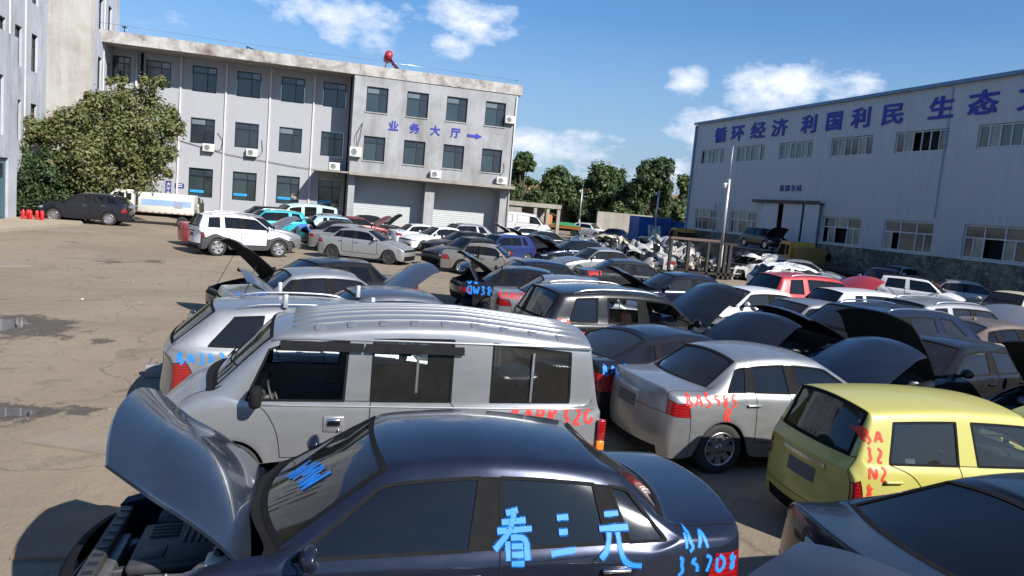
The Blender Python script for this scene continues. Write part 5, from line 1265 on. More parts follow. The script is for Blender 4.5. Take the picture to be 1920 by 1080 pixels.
cw = MB(); cw.box((33.2, 82, 0), (44, 82.3, 3.15)); tag(cw.build('boundary_wall', CONC), 'plain concrete boundary wall behind the blue container', 'wall')
st_ = MB(); BLKM = simple('grey_blocks', (.20, .19, .16), .9, nscale=3)
blk = empty('block_stack', (31.5, 75, 0)); tag(blk, 'stack of grey openwork concrete blocks before the low bushes', 'blocks')
q = MB()
for i in range(16):
    for j in range(7): q.box((29.2+i*.24, 75.0, .05+j*.24), (29.2+i*.24+.20, 75.5, .05+j*.24+.20))
q.box((29.2, 75.15, 0), (33.0, 75.4, 1.7), 1); q.build('courses', [BLKM, simple('block_dark', (.05, .05, .045), .9)], blk)
# plates and batteries on the ground
RUST = simple('rusty_plate', (.20, .135, .085), .85, nscale=2.5, var=.35, bump=.2)
PLATE = simple('muddy_board', (.20, .17, .13), .9, nscale=2.5, var=.3, bump=.2)
for nm, lb, pts, m_ in (('steel_plate', 'orange brown flat plate on the ground before the open bonnet', [(-2.02, 6.25), (-1.43, 6.2), (-1.3, 7.22), (-2.08, 7.18)], RUST), ('board', 'thin muddy board lying near the puddle', [(-2.8, 9.0), (-1.6, 8.45), (-1.8, 9.25), (-2.54, 9.32)], PLATE), ('board', 'pale flat board at the far left of the yard', [(-9.2, 24.0), (-7.62, 25.03), (-8.08, 26.05), (-9.6, 26.2)], PLATE)):
    q = MB(); n = len(pts); q.add([(a, b, .03) for a, b in pts]+[(a, b, .0) for a, b in pts], [tuple(range(n))]+[((i+1) % n, i, n+i, n+(i+1) % n) for i in range(n)]); tag(q.build(nm, m_), lb, 'plate' if nm != 'board' else 'board')
for i, (x, y, lb, c) in enumerate(((-2.02, 12.1, 'grey car battery on the ground behind the silver estate', (.22, .21, .20)), (-2.06, 16.7, 'green grey car battery beside the silver sedan bumper', (.10, .12, .11)))):
    r = empty('car_battery', (x, y, 0), .15); tag(r, lb, 'battery', 'car batteries left on the ground'); q = MB(); q.bbox((-.14, -.09, 0), (.14, .09, .19), .01); q.build('case', simple('bcase%d' % i, c, .6, nscale=9), r)
    q = MB(); q.tube([(-.08, 0, .19), (-.08, 0, .215)], .015, 8); q.tube([(.08, 0, .19), (.08, 0, .215)], .015, 8); q.tube([(-.08, 0, .2), (-.05, .02, .28), (.0, 0, .26), (.03, 0, .2)], .008, 5); q.build('terminals', ENGMETAL, r)
rg = random.Random(8)
for i in range(90):
    x, y = rg.uniform(-7, -1.4), rg.uniform(6.5, 26); q = MB(); s_ = rg.uniform(.012, .04); bm = bmesh.new(); bmesh.ops.create_icosphere(bm, subdivisions=1, radius=s_)
    for v in bm.verts: v.co = v.co*rg.uniform(.6, 1.3); v.co.z *= .4
    q.bm(bm, 0, Matrix.Translation((x, y, s_*.25))); q.build('pebble', PLATE if rg.random() < .55 else (BLKM if rg.random() < .8 else ACW)); o = bpy.data.objects[-1] if False else None
for o in bpy.data.objects:
    if o.name.startswith('pebble') and o.parent is None: tag(o, 'small loose stone on the dirt of the yard', 'stone', 'loose stones on the dirt')
# ------------------------------------------------------------------ vehicles
pS = paint('silver', (.31, .32, .335), .75, .30, .30); pS2 = paint('silver_warm', (.36, .36, .355), .6, .33, .28); pS3 = paint('silver_pale', (.31, .32, .335), .65, .28, .28)
pW = paint('white', (.62, .63, .64), 0, .3, .15); pK = paint('black', (.008, .009, .011), .2, .22, .09); pKb = paint('black_blue', (.008, .010, .017), .3, .20, .08)
pNavy = paint('navy', (.010, .015, .034), .45, .20, .08); pG = paint('grey_blue', (.085, .10, .13), .6, .28, .22); pY = paint('lime_yellow', (.43, .395, .085), 0, .35, .22)
pR = paint('red', (.42, .025, .03), .2, .28, .2); pDR = paint('dark_red', (.14, .012, .018), .3, .28, .3); pT = paint('teal', (.01, .36, .42), .2, .3, .2); pLG = paint('mint', (.36, .55, .50), 0, .35, .2)
pLB = paint('pale_blue', (.28, .44, .58), .2, .3, .2); pBr = paint('bronze', (.22, .16, .12), .6, .3, .25); pBz = paint('beige', (.50, .45, .34), 0, .35, .2); pPu = paint('violet_blue', (.07, .08, .23), .5, .25, .15)
pHood = paint('slate_hood', (.026, .038, .064), .6, .20, .12); pGold = paint('champagne', (.38, .33, .22), .5, .3, .3); pDG = paint('dark_grey', (.022, .025, .030), .4, .25, .14); pBl = paint('blue', (.015, .035, .16), .4, .22, .15)
pOldS = paint('bronze_silver', (.30, .275, .235), .6, .33, .28); pLil = paint('lilac_grey_hood', (.15, .165, .21), .5, .26, .2)
C = make_car
# ---- front row
C('sedan', 'dark navy sedan in the foreground with raised slate bonnet and blue sprayed characters', 'bluesedan', .92, 5.05, 178.5, pNavy, lod=3, hood=57, glassk='smoke', wsk='mid', rear_glass='dark', hoodmat=pHood, chrome=True, over=dict(crease=.4), missing=('wipers',),
  tex=[('ksy', 1, -.36, .86, .29, SPRAYB), ('BA', 1, -1.62, .90, .12, SPRAYB), ('397D8', 1, -1.55, .745, .125, SPRAYB), ('WMW', 'wsL', .95, -.15, .20, SPRAYB)], seal=BLACK)
van, vb, vm, vi = C('minivan', 'silver one-box van with ribbed roof across the middle of the foreground', 'van', .98, 8.05, 179, pS3, lod=3, glassk='clear', wsk='mid', tex=[('BARK32G', 1, -1.22, .79, .17, SPRAYR)], missing=('handles', 'wLF'), mirror=False)
def van_extra():
    q = MB()
    def zr(x, y): h = vb.ray_cast(Vector((x, y, 4)), Vector((0, 0, -1))); return h[0].z if h[0] else 1.8
    for k in range(8):
        y = -.56+k*.16; pts = [Vector((1.0-3.0*t/12, y, zr(1.0-3.0*t/12, y)+.002)) for t in range(13)]
        q.tube(pts, .016, 6)
    q.build('roof_rib', pS3, van)
    for s in (1, -1):
        for k in range(9):
            x = .75-k*.31; q = MB(); ps = []
            for t in range(4): y = s*(.60+t*.035); ps.append(Vector((x, y, zr(x, y)+.004)))
            vs = []
            for p in ps: vs += [p+Vector((-.045, 0, 0)), p+Vector((-.038, 0, .012)), p+Vector((.038, 0, .012)), p+Vector((.045, 0, 0))]
            q.add(vs, [(4*i+j, 4*i+j+1, 4*i+j+5, 4*i+j+4) for i in range(3) for j in range(3)]+[(0, 1, 2, 3), (15, 14, 13, 12)]); q.build('roof_boss', pS3, van)
        q = MB(); q.tube([(1.18, s*.735, 1.57), (1.0, s*.755, 1.605), (0, s*.765, 1.615), (-1.5, s*.765, 1.615), (-2.06, s*.75, 1.60)], .014, 6); q.build('rain_gutter', pS3, van)
        for a, b in ((1.10, .32), (.30, -.68)):
            q = MB(); n = 8; vs = []
            for t in range(n+1):
                x = a+(b-a)*t/n
                for (dz, dy) in ((1.585, .762), (1.55, .800), (1.50, .812)): vs.append((x, s*dy, dz))
            q.add(vs, [(3*i+j, 3*i+j+1, 3*i+j+4, 3*i+j+3) for i in range(n) for j in range(2)], 0, True); q.build('wind_deflector', BLACK, van)
        for x0 in (-.22, -1.42):
            h = MB(); h.box((x0-.012, s*.772-.01, 1.02), (x0+.012, s*.772+.01, 1.54)); h.build('window_bar', ALLOY, van)
        h = vb.ray_cast(Vector((.55, s*3, .78)), Vector((0, -s, 0))); y = abs(h[0].y) if h[0] else .8
        q = MB(); q.bbox((.47, s*y-.012, .70), (.67, s*y+.012, .86), .02, 0); q.bbox((.50, s*y-.022, .755), (.64, s*y+.022, .835), .015, 1); q.lathe([(.0, .02), (.014, .02), (.014, 0)], 10, Matrix.Translation((.52, s*(y+.005), .725)) @ Matrix.Rotation(-s*math.pi/2, 4, 'X'), 1); q.build('door_handle', [pS3, CHROME], van)
        for zz, r_ in ((.955, .009), (.60, .008), (.44, .007)):
            pts = []
            for t in range(15):
                xx = 1.30-3.45*t/14; h = vb.ray_cast(Vector((xx, s*3, zz)), Vector((0, -s, 0)))
                if h[0] and (zz > .62 or not (.95 < xx < 2.0 or -1.85 < xx < -.75)): pts.append(h[0]+Vector((0, s*.002, 0)))
                elif len(pts) > 1: break
            if len(pts) > 1: q = MB(); q.tube(pts, r_, 6); q.build('side_moulding', pS3, van)
        q = MB(); q.tube([(1.30, s*.78, 1.03), (1.30, s*.90, 1.05)], .02, 6); q.bbox((1.24, s*.93-.09, .97), (1.35, s*.93+.09, 1.17), .04); q.build('side_mirror', BLACK, van)
        for (za, zb_, mt) in ((.62, .84, TAILL), (.50, .61, ORANGEL)):
            q = MB(); q.bbox((-2.29, s*.765-.035, za), (-2.20, s*.765+.035, zb_), .012); q.build('taillight', mt, van)
van_extra()
C('sedan', 'silver sedan with raised slate bonnet and red sprayed number beside the yellow hatchback', 'silversedan', 6.27, 8.66, 3, pS, lod=3, glassk='smoke', rear_glass='mid', tan=True, hood=50, hoodmat=pHood, tex=[('BA5985', -1, -1.82, .845, .15, SPRAYR), ('R', -1, -1.30, .66, .17, SPRAYR)])
C('hatchback', 'lime yellow small hatchback with red sprayed number on its rear corner', 'hatch', 6.72, 6.12, -3, pY, lod=3, glassk='clear', rear_glass='mid', hood=48, fin=False, tex=[('BA|32|N2|8', -1, -1.56, 1.13, .13, SPRAYR)])
C('sedan', 'black fastback sedan at the bottom right corner with shark fin aerial', 'fastback', 5.82, 3.60, -5, pKb, lod=3, glassk='smoke', rear_glass='smoke', fin=True, tex=[('x1', -1, -1.9, .72, .2, SPRAYR)])
bc, bb, bmm, bi = C('sedan', 'grey car at the bottom edge with raised bonnet and slatted grille', 'sedan', 0.58, 1.98, 8, pG, lod=3, hood=50, glassk='smoke')
q = MB()
c_, s_ = math.cos(R(50)), math.sin(R(50))
for k in range(7):
    dx = .98-k*.035; hx, hz = bi['hingex'], bi['hingez']+.02
    for sd in (0,): q.bbox((hx+dx*c_-.012, -.62+k*.02, hz+dx*s_+.055), (hx+dx*c_+.012, -.18-k*.02, hz+dx*s_+.075), .005, 1 if k else 0)
q.build('bonnet_vent', [CHROME, BLACK], bc)
C('estate_car', 'silver estate with roof rails and blue sprayed number behind the van', 'wagon', .55, 10.45, 5, pS3, lod=3, glassk='dark', tex=[('BA387', -1, -1.98, .82, .14, SPRAYB)])
# ---- the rest of the yard, row by row
C('sedan', 'black sedan with raised bonnet parked nose left in front of the white suv', 'sedan', 0.44, 17.84, 205, pK, lod=2, hood=52, rod=True, glassk='smoke', chrome=True, over=dict(L=4.9, xrh=-1.15), scale=1.000)
C('sedan', 'silver white sedan with red tail lamp and blue sprayed number, bonnet raised', 'sedan', 0.73, 15.52, 14, pS3, lod=2, hood=50, hoodmat=pG, glassk='dark', tex=[('UA67', -1, -2.0, .86, .16, SPRAYB)], scale=1.000)
C('sedan', 'grey blue sedan with raised bonnet, roof showing behind the estate rails', 'sedan', 1.12, 12.49, 190, pG, lod=2, hood=52, rod=True, glassk='smoke', scale=1.026)
C('suv', 'small white suv with dark grey wheel arch cladding, nose to the right', 'suv', -2.39, 33.07, 23, pW, lod=2, glassk='smoke', over=dict(clad=True, L=4.1, wb=2.5, fo=.78, xd=-1.98, xrh=-1.8, xQ=-1.7, xQt=-1.6), scale=1.000)
C('sedan', 'red sedan tail sticking out behind the small white suv', 'sedan', -3.10, 36.79, 23, pR, lod=1, scale=1.010)
C('sedan', 'dusty silver sedan standing alone in the open, nose to the right', 'silversedan', 2.84, 33.88, -27, pS2, lod=2, glassk='smoke', over=dict(rim=STEELW), scale=0.998)
C('sedan', 'silver sedan bumper showing at the tail of the dusty silver sedan', 'sedan', 2.55, 37.24, -27, pS2, lod=1, scale=0.992)
C('suv', 'silver suv with raised bonnet between the white and teal suvs', 'suv', -2.21, 35.17, 23, pS, lod=1, hood=45, scale=0.990)
C('suv', 'bright teal suv seen from its tail end', 'suv', -1.86, 42.38, 202, pT, lod=2, glassk='smoke', scale=1.000)
C('minivan', 'small mint green and white van by the office door', 'van', -0.01, 52.76, 206, pLG, lod=1, glassk='dark', scale=1.052)
C('hatchback', 'black hatchback roof behind the teal suv by the wall', 'hatchback', -2.86, 54.61, 190, pK, lod=1, scale=1.000)
C('hatchback', 'pale blue car with its tailgate raised beside the black sedan', 'hatchback', 2.12, 46.06, 20, pLB, lod=1, trunk=75, scale=0.994)
C('sedan', 'black sedan with the person leaning into its boot', 'sedan', 2.20, 40.32, 16, pK, lod=2, glassk='dark', trunk=60, scale=1.007)
C('sedan', 'red sedan roof behind the black sedan', 'sedan', 3.42, 48.44, 12, pDR, lod=1, hood=50, scale=1.006)
C('sedan', 'silver sedan roof near the roller door', 'sedan', 2.15, 51.47, 14, pS, lod=1, scale=0.996)
C('sedan', 'black sedan with raised bonnet in front of the left roller door', 'sedan', 4.84, 53.97, 12, pK, lod=1, hood=52, scale=1.001)
C('sedan', 'white sedan with blue sprayed number in front of the left roller door', 'sedan', 7.16, 45.15, 14, pW, lod=2, glassk='smoke', tex=[('BAK21', -1, -1.95, .84, .17, SPRAYB)], scale=0.980)
C('sedan', 'white sedan nose with dark grille beside the silver estate', 'sedan', 7.59, 42.85, 200, pW, lod=1, scale=1.000)
C('estate_car', 'silver estate with crumpled bonnet in front of the roller doors', 'wagon', 9.85, 47.82, 198, pS3, lod=2, glassk='smoke', hoodmat=pK, scale=1.020)
C('sedan', 'black sedan nose left next to the silver estate', 'sedan', 8.23, 38.98, 202, pK, lod=1, glassk='smoke', scale=1.000)
C('sedan', 'dark sedan nose left behind the bronze sedan', 'sedan', 7.46, 33.82, 204, pDG, lod=1, glassk='smoke', scale=0.983)
C('sedan', 'old bronze box sedan with an open black door', 'boxsedan', 7.78, 30.54, -27, pOldS, lod=2, glassk='dark', tex=[], scale=0.944)
C('hatchback', 'blue hatchback tail right behind the old bronze sedan', 'hatchback', 9.62, 36.73, 204, pBl, lod=1, glassk='smoke', scale=1.021)
C('sedan', 'black sedan with bare engine bay and raised bonnet, nose left', 'sedan', 6.62, 21.55, 182, pNavy, lod=2, hood=45, glassk='dark', missing=('grille','hlL'), scale=1.018)
C('sedan', 'black sedan with raised boot lid and blue sprayed letters', 'sedan', 6.24, 19.19, -14, pKb, lod=2, trunk=62, glassk='dark', missing=('rb',), tex=[('BC|QW381', -1, -1.95, .95, .22, SPRAYB)], scale=0.981)
C('sedan', 'silver sedan tail with red sprayed letters beside the dark suv', 'sedan', 6.70, 17.04, -12, pS, lod=2, glassk='mid', tex=[('BA8U2', -1, -2.08, .86, .16, SPRAYR)], scale=1.000)
C('suv', 'dark suv with roof rails, open windows and red sprayed letters', 'suv', 6.11, 12.87, 5, pK, lod=2, glassk='clear', rear_glass='smoke', qglass='smoke', hood=55, tan=True, over=dict(yr=.67), missing=('wRF','wRR'), tex=[('GA|1U5T8', -1, -1.92, 1.0, .18, SPRAYR)], scale=1.011)
C('sedan', 'black blue sedan with blue sprayed number behind the silver sedan', 'fastback', 5.88, 10.62, 14, pKb, lod=3, glassk='dark', rear_glass='mid', hood=46, over=dict(L=4.8), tex=[('BA976K876', -1, -2.15, .86, .15, SPRAYB)], scale=0.959)
C('sedan', 'white sedan with raised black bonnet near the office corner', 'sedan', 16.47, 56.09, 185, pW, lod=1, hood=42, scale=1.000)
C('sedan', 'black sedan with raised bonnet beyond the blue hatchback', 'sedan', 15.44, 48.17, 185, pK, lod=1, hood=42, scale=1.000)
C('sedan', 'dark sedan parked tail left beyond the blue hatchback', 'sedan', 13.53, 41.32, -20, pDG, lod=1, hood=50, scale=1.000)
C('sedan', 'navy sedan with raised bonnet nose left beside the silver saloon', 'sedan', 13.94, 37.22, 185, pNavy, lod=1, hood=42, glassk='dark', scale=1.048)
C('sedan', 'silver saloon with spoked wheels nose left in the middle of the yard', 'sedan', 13.02, 31.93, 190, pS, lod=2, glassk='mid', over=dict(spokes=5), scale=1.000)
C('sedan', 'dark sedan with red tail lamp and sprayed writing behind the suv hood', 'sedan', 11.76, 24.82, -8, pDG, lod=2, glassk='mid', tex=[('UAKT', -1, -1.95, .84, .16, SPRAYR)], scale=1.000)
C('sedan', 'dark blue sedan with tall raised bonnet, nose left, before the scrap', 'sedan', 11.13, 20.67, 178, pNavy, lod=2, hood=40, glassk='mid', chrome=True, scale=0.994)
C('sedan', 'white sedan with see-through windows beside the raised suv bonnet', 'boxsedan', 11.81, 17.83, 181, pW, lod=2, glassk='clear', scale=0.985)
C('sedan', 'silver sedan with its engine bay torn open and red writing on the windscreen', 'sedan', 11.67, 15.30, 184, pS, lod=2, glassk='smoke', wsk='mid', missing=('hood','grille','fb'), tex=[('TM', 'ws', .85, .1, .22, SPRAYR)], scale=0.966)
C('suv', 'navy suv with roof rails and raised bonnet, nose left', 'suv2', 10.70, 12.05, 187, pNavy, lod=3, hood=36, glassk='mid', wsk='mid', chrome=True, scale=1.030)
C('suv', 'red suv with black rear window and raised red bonnet', 'suv', 15.57, 19.81, 4, pR, lod=2, hood=48, glassk='dark', rear_glass='smoke', scale=1.013)
C('minivan', 'white wrecked people carrier with a dented roof', 'mpv', 19.74, 26.38, 4, pW, lod=2, crush=.10, glassk='mid', scale=1.000)
C('hatchback', 'white hatchback with dark rear window and raised slate bonnet', 'hatchback', 16.04, 17.86, 2, pW, lod=2, hood=42, hoodmat=pLil, glassk='dark', rear_glass='smoke', scale=1.014)
C('sedan', 'silver sedan nose right under the rusty flatbed lorry', 'sedan', 26.29, 34.52, -34, pS, lod=1, glassk='dark', scale=1.000)
C('hatchback', 'violet blue hatchback nose left with red writing on the windscreen', 'hatchback', 28.24, 31.12, 222, pPu, lod=2, glassk='mid', tex=[('TM', 'ws', .85, .1, .24, SPRAYR)], scale=1.000)
C('sedan', 'pale blue sedan by the mouldy plinth with sprayed tail', 'sedan', 33.72, 36.15, 195, pLB, lod=1, glassk='smoke', trunk=55, scale=1.000)
C('hatchback', 'black roofed white hatchback with red writing on the windscreen', 'hatch', 25.75, 26.03, -52, pW, lod=2, glassk='smoke', wsk='mid', roofmat=BLACK, tex=[('WM', 'ws', .75, .05, .24, SPRAYR)], scale=0.991)
C('sedan', 'silver sedan by the plinth near the right edge', 'sedan', 28.48, 26.08, -38, pS3, lod=1, glassk='smoke', scale=1.008)
C('sedan', 'beige sedan with dark windscreen at the right edge', 'boxsedan', 26.28, 22.18, 196, pBz, lod=2, glassk='dark', hoodmat=pDG, scale=1.000)
C('estate_car', 'silver estate with black roof rails and raised bonnet near the right edge', 'wagon', 16.02, 15.05, 4, pS3, lod=2, hood=46, glassk='mid', scale=1.057)
C('sedan', 'bronze sedan with large sloping rear window at the right edge', 'fastback', 15.35, 13.10, 4, pBr, lod=2, glassk='dark', rear_glass='mid', fin=True, scale=1.010)
C('sedan', 'black sedan with wide raised bonnet between the navy suv and right edge', 'sedan', 10.60, 10.15, 190, pK, lod=2, hood=66, glassk='mid', scale=1.000)
C('sedan', 'black saloon with raised bonnet and open engine bay at the right edge', 'fastback', 12.30, 8.25, 190, pKb, lod=3, hood=50, glassk='smoke', scale=1.000)
C('suv', 'black suv parked alone beside the left building', 'suv2', -11.46, 46.42, 179, pKb, lod=2, glassk='smoke', hood=8, chrome=True, scale=1.000)
C('suv', 'champagne suv tail behind the small white lorry', 'suv', -7.99, 59.44, 100, pGold, lod=1, glassk='smoke', scale=1.000)
C('van', 'large white panel van beside the concrete shed', 'bigvan', 21.56, 72.52, -22, pW, lod=2, glassk='dark', missing=('panel',), scale=1.000)
C('suv', 'white suv parked behind the flatbed lorry', 'suv', 32.44, 81.90, -55, pW, lod=1, glassk='smoke', scale=1.000)
C('minivan', 'white people carrier facing the yard in front of the bushes', 'mpv', 39.83, 94.72, -70, pW, lod=1, glassk='smoke', scale=1.000)
C('sedan', 'grey sedan parked at the block stack', 'sedan', 33.15, 75.42, -60, pG, lod=1, scale=1.000)
# ------------------------------------------------------------------ lorries
YEL = paint('lorry_yellow', (.46, .27, .02), 0, .4, .30); WHT = paint('lorry_white', (.58, .57, .52), 0, .4, .25); RUSTD = simple('rusty_steel', (.025, .018, .015), .85, nscale=2.5, var=.6, bump=.3)
GREENT = simple('green_tarp', (.03, .20, .07), .8, nscale=3, bump=.3); ORG = simple('orange_bed', (.38, .15, .03), .7, nscale=2); STRIPE = simple('pale_blue_panel', (.22, .33, .50), .5, nscale=3)
def lorry(name, label, x, y, hd, L_, cabc, kind, wr=.36, W_=1.9, z=0., hc=2.25):
    r = empty(name, (x, y, z), R(hd)); tag(r, label, 'lorry'); f = L_/2; hw = W_/2
    q = MB(); prof = [(f-1.55, .55), (f-.05, .55), (f, .95), (f-.06, 1.25), (f-.38, hc-.12), (f-.60, hc), (f-1.50, hc), (f-1.55, hc-.1)]
    n = len(prof); vs = [(a, -hw, b) for a, b in prof]+[(a, hw, b) for a, b in prof]; bm = bmesh.new(); bv = [bm.verts.new(v) for v in vs]
    bm.faces.new(bv[:n][::-1]); bm.faces.new(bv[n:]);
    for i in range(n): bm.faces.new((bv[i], bv[(i+1) % n], bv[n+(i+1) % n], bv[n+i]))
    bmesh.ops.recalc_face_normals(bm, faces=bm.faces); bmesh.ops.bevel(bm, geom=bm.edges[:], offset=.05, segments=2, affect='EDGES'); q.bm(bm, 0, None, True); cab = q.build('cab', cabc, r, angle=40)
    q = MB(); q.add([(f-.075, -hw+.14, 1.32), (f-.075, hw-.14, 1.32), (f-.36, hw-.20, hc-.18), (f-.36, -hw+.20, hc-.18)], [(0, 1, 2, 3)])
    q.v = [v+Vector((.02, 0, .008)) for v in q.v]; q.build('windscreen', GL['dark'], cab)
    for s in (1, -1):
        q = MB(); yy = s*(hw+.008); q.add([(f-.22, yy, 1.32), (f-1.02, yy, 1.32), (f-1.02, yy, hc-.2), (f-.50, yy, hc-.2)], [(0, 1, 2, 3)]); q.build('side_window', BLACK, cab)
        q = MB(); q.add([(f-1.12, yy, 1.38), (f-1.40, yy, 1.38), (f-1.40, yy, hc-.22), (f-1.12, yy, hc-.22)], [(0, 1, 2, 3)]); q.build('side_window', BLACK, cab)
        q = MB(); q.bbox((f-.02, s*(hw-.42)-.13, .72), (f+.03, s*(hw-.42)+.13, .90), .02); q.build('headlight', HEADL, r)
        q = MB(); q.tube([(f-.12, s*hw, 1.6), (f+.1, s*(hw+.18), 1.65)], .015, 5); q.bbox((f+.06, s*(hw+.18)-.07, 1.35), (f+.12, s*(hw+.18)+.07, 1.72), .02); q.build('mirror', BLACK, r)
    q = MB(); q.box((-f, -.38, .50), (f-.2, -.28, .66)); q.box((-f, .28, .50), (f-.2, .38, .66)); q.box((f-.12, -hw+.02, .36), (f+.04, hw-.02, .56)); q.box((-f, -hw+.1, .44), (-f+.08, hw-.1, .6))
    for k in range(5): q.box((-f+.3+k*(L_-1.2)/5, -.28, .52), (-f+.38+k*(L_-1.2)/5, .28, .64))
    q.build('chassis', BLACK, r)
    if kind == 'flat':
        q = MB(); q.box((-f, -hw-.06, .78), (f-1.7, hw+.06, .92)); q.build('flatbed', RUSTD, r)
        q = MB(); q.box((f-1.78, -hw, .93), (f-1.70, hw, 1.9)); q.build('headboard', RUSTD, r)
    if kind == 'crane':
        q = MB(); q.box((-f, -hw-.06, .86), (f-2.9, hw+.06, .98)); q.build('flatbed', RUSTD, r)
        q = MB(); q.bbox((f-2.75, -hw+.1, .7), (f-1.7, hw-.1, 1.95), .04); 
        for k in range(6): q.box((f-2.70+k*.17, -hw+.06, .9), (f-2.64+k*.17, -hw+.1, 1.8))
        q.build('crane_body', simple('rusty_yellow', (.20, .12, .03), .8, nscale=3, var=.6), r)
        q = MB(); q.lathe([(.0, .02), (.24, .02), (.28, 0)], 16, Matrix.Translation((f-2.9, -hw-.0, 1.45)) @ Matrix.Rotation(math.pi/2, 4, 'X')); q.build('winch_drum', BLACK, r)
    if kind == 'tarp':
        q = MB(); q.box((-f, -hw-.05, .80), (f-1.7, hw+.05, 1.12)); q.build('side_boards', ORG, r)
        q = MB(); rg = random.Random(3); N = 14; vs = [(-f+.1+(L_-2)*i/N, -hw+.05+(W_-.1)*j/6, 1.12+.38*math.sin(math.pi*j/6)*math.sin(math.pi*i/N)**.6+.05*rg.random()) for i in range(N+1) for j in range(7)]
        q.add(vs, [(7*i+j, 7*i+j+1, 7*i+j+8, 7*i+j+7) for i in range(N) for j in range(6)], 0, True); q.build('tarpaulin', GREENT, r)
    if kind == 'box':
        q = MB(); q.bbox((-f+.35, -hw, .72), (f-1.75, hw, 1.92), .05); bx = q.build('box_body', cabc, r)
        for s in (1, -1):
            q = MB(); q.box((-f+.5, s*(hw+.004)-.004, 1.18), (f-1.95, s*(hw+.004)+.004, 1.52)); q.build('blue_panel', STRIPE, bx)
            q = MB(); q.box((-f+1.0, s*(hw+.012)-.004, 1.1), (-f+1.45, s*(hw+.012)+.004, 1.46)); q.build('notice', simple('notice_grey', (.25, .25, .33), .6), bx)
            q = MB()
            for k in range(9): q.box((-f+.45+k*(L_-2.4)/8, s*(hw+.006)-.005, .76), (-f+.55+k*(L_-2.4)/8, s*(hw+.006)+.005, .80))
            q.build('reflector_strip', EXR, bx)
        q = MB(); q.tube([(-f+.3, -hw+.1, .6), (-f+.0, -hw+.1, .9), (-f+.1, -hw+.1, 1.7)], .04, 6); q.tube([(-f+.3, hw-.1, .6), (-f+.0, hw-.1, .9), (-f+.1, hw-.1, 1.7)], .04, 6); q.box((-f-.02, -hw+.1, .9), (-f+.05, hw-.1, 1.5)); q.build('bin_lift', simple('lift_dark', (.04, .04, .04), .6), r)
    tm, rm = wheel_mesh(wr, 5)
    for xx, ys in ((f-.75, (hw-.12,)), (-f+1.0, (hw-.10, hw-.34))):
        for s in (1, -1):
            for yy in ys: t = link('wheel', tm, r, (xx, s*yy, wr), (0, 0, 0 if s > 0 else math.pi)); rr_ = link('rim', rm, t); rr_.material_slots[0].link = 'OBJECT'; rr_.material_slots[0].material = STEELW
    return r
lorry('flatbed_lorry', 'old yellow flatbed lorry with rusty crane body parked against the mouldy plinth', 31.2, 38.2, 90, 9.6, YEL, 'crane')
lorry('lorry', 'yellow lorry with black side windows beside the blue container', 33.4, 59.2, 91, 6.6, YEL, 'flat')
lorry('lorry', 'orange lorry with a green tarpaulin load beyond the concrete shed', 29.6, 84.5, 140, 6.0, ORG, 'tarp')
lorry('box_lorry', 'small white box lorry with pale blue panel behind the black suv', -8.55, 49.6, 179, 5.2, WHT, 'box', wr=.30, W_=1.6, hc=2.0)
C('sedan', 'dark hatchback with raised bonnet standing up on the loading dock', 'hatchback', 32.2, 47.2, -90, pK, z=1.47, lod=2, hood=62, glassk='smoke')

# ------------------------------------------------------------------ scrap
SCW = paint('scrap_white', (.32, .32, .32), 0, .4, .45); SCG = simple('scrap_grey', (.22, .22, .22), .5, .4, nscale=3, var=.6); SCB = simple('scrap_black', (.012, .012, .013), .6); SCR = paint('scrap_red', (.35, .02, .03), 0, .4, .25); SCT = paint('scrap_tan', (.40, .35, .25), 0, .5, .3); SCP = simple('scrap_pale_green', (.40, .47, .42), .5, nscale=2)
WR = [('white wrecked sedan shell with torn front beside the nearest pole', 'sedan', 24.4, 36.9, 188, SCW, .30, 0.), ('white crushed car lying in the middle of the scrap heap', 'hatchback', 19.6, 41.8, 170, SCW, .42, 0.), ('beige crushed car with flattened roof at the far side of the heap', 'wagon', 20.9, 50.0, 172, SCT, .42, 0.),
      ('silver crushed sedan shell behind the silver saloon', 'sedan', 17.3, 45.5, 195, pS, .42, 0.), ('grey crushed hatchback at the back of the heap', 'hatchback', 24.8, 47.5, 150, SCG, .45, 0.), ('white smashed car carrying red writing at the front of the heap', 'sedan', 17.3, 37.2, 168, SCW, .34, 0.), ('white crushed car stacked on top of the heap', 'hatchback', 22.0, 44.6, 120, SCW, .5, .35), ('white stripped car body beside the yellow flatbed lorry', 'sedan', 27.4, 39.6, 165, SCW, .32, 0.), ('dark crushed shell at the right end of the heap', 'sedan', 27.2, 41.8, 100, pDG, .45, 0.)]
for i, (lb, md, x, y, hd, mt, cr, z) in enumerate(WR):
    C('wrecked_car', lb, md, x, y, hd, mt, z=z-.05, lod=2 if i in (0, 5) else 1, crush=cr, missing=('hood', 'fb', 'hlL', 'hlR', 'ws', 'wLF', 'wRR', 'w1f', 'w-1r', 'grille')+(() if i else ('dRF',)), door_off=('dLF', 'dRR') if i % 2 else ('dRR',), glassk='mid', mirror=False, cat='wrecked car', group='crushed cars in the scrap heap', tex=[('BA3X', -1, -.6, .8, .2, SPRAYR), ('K28', -1, -1.9, .6, .2, SPRAYB)] if i == 5 else ())
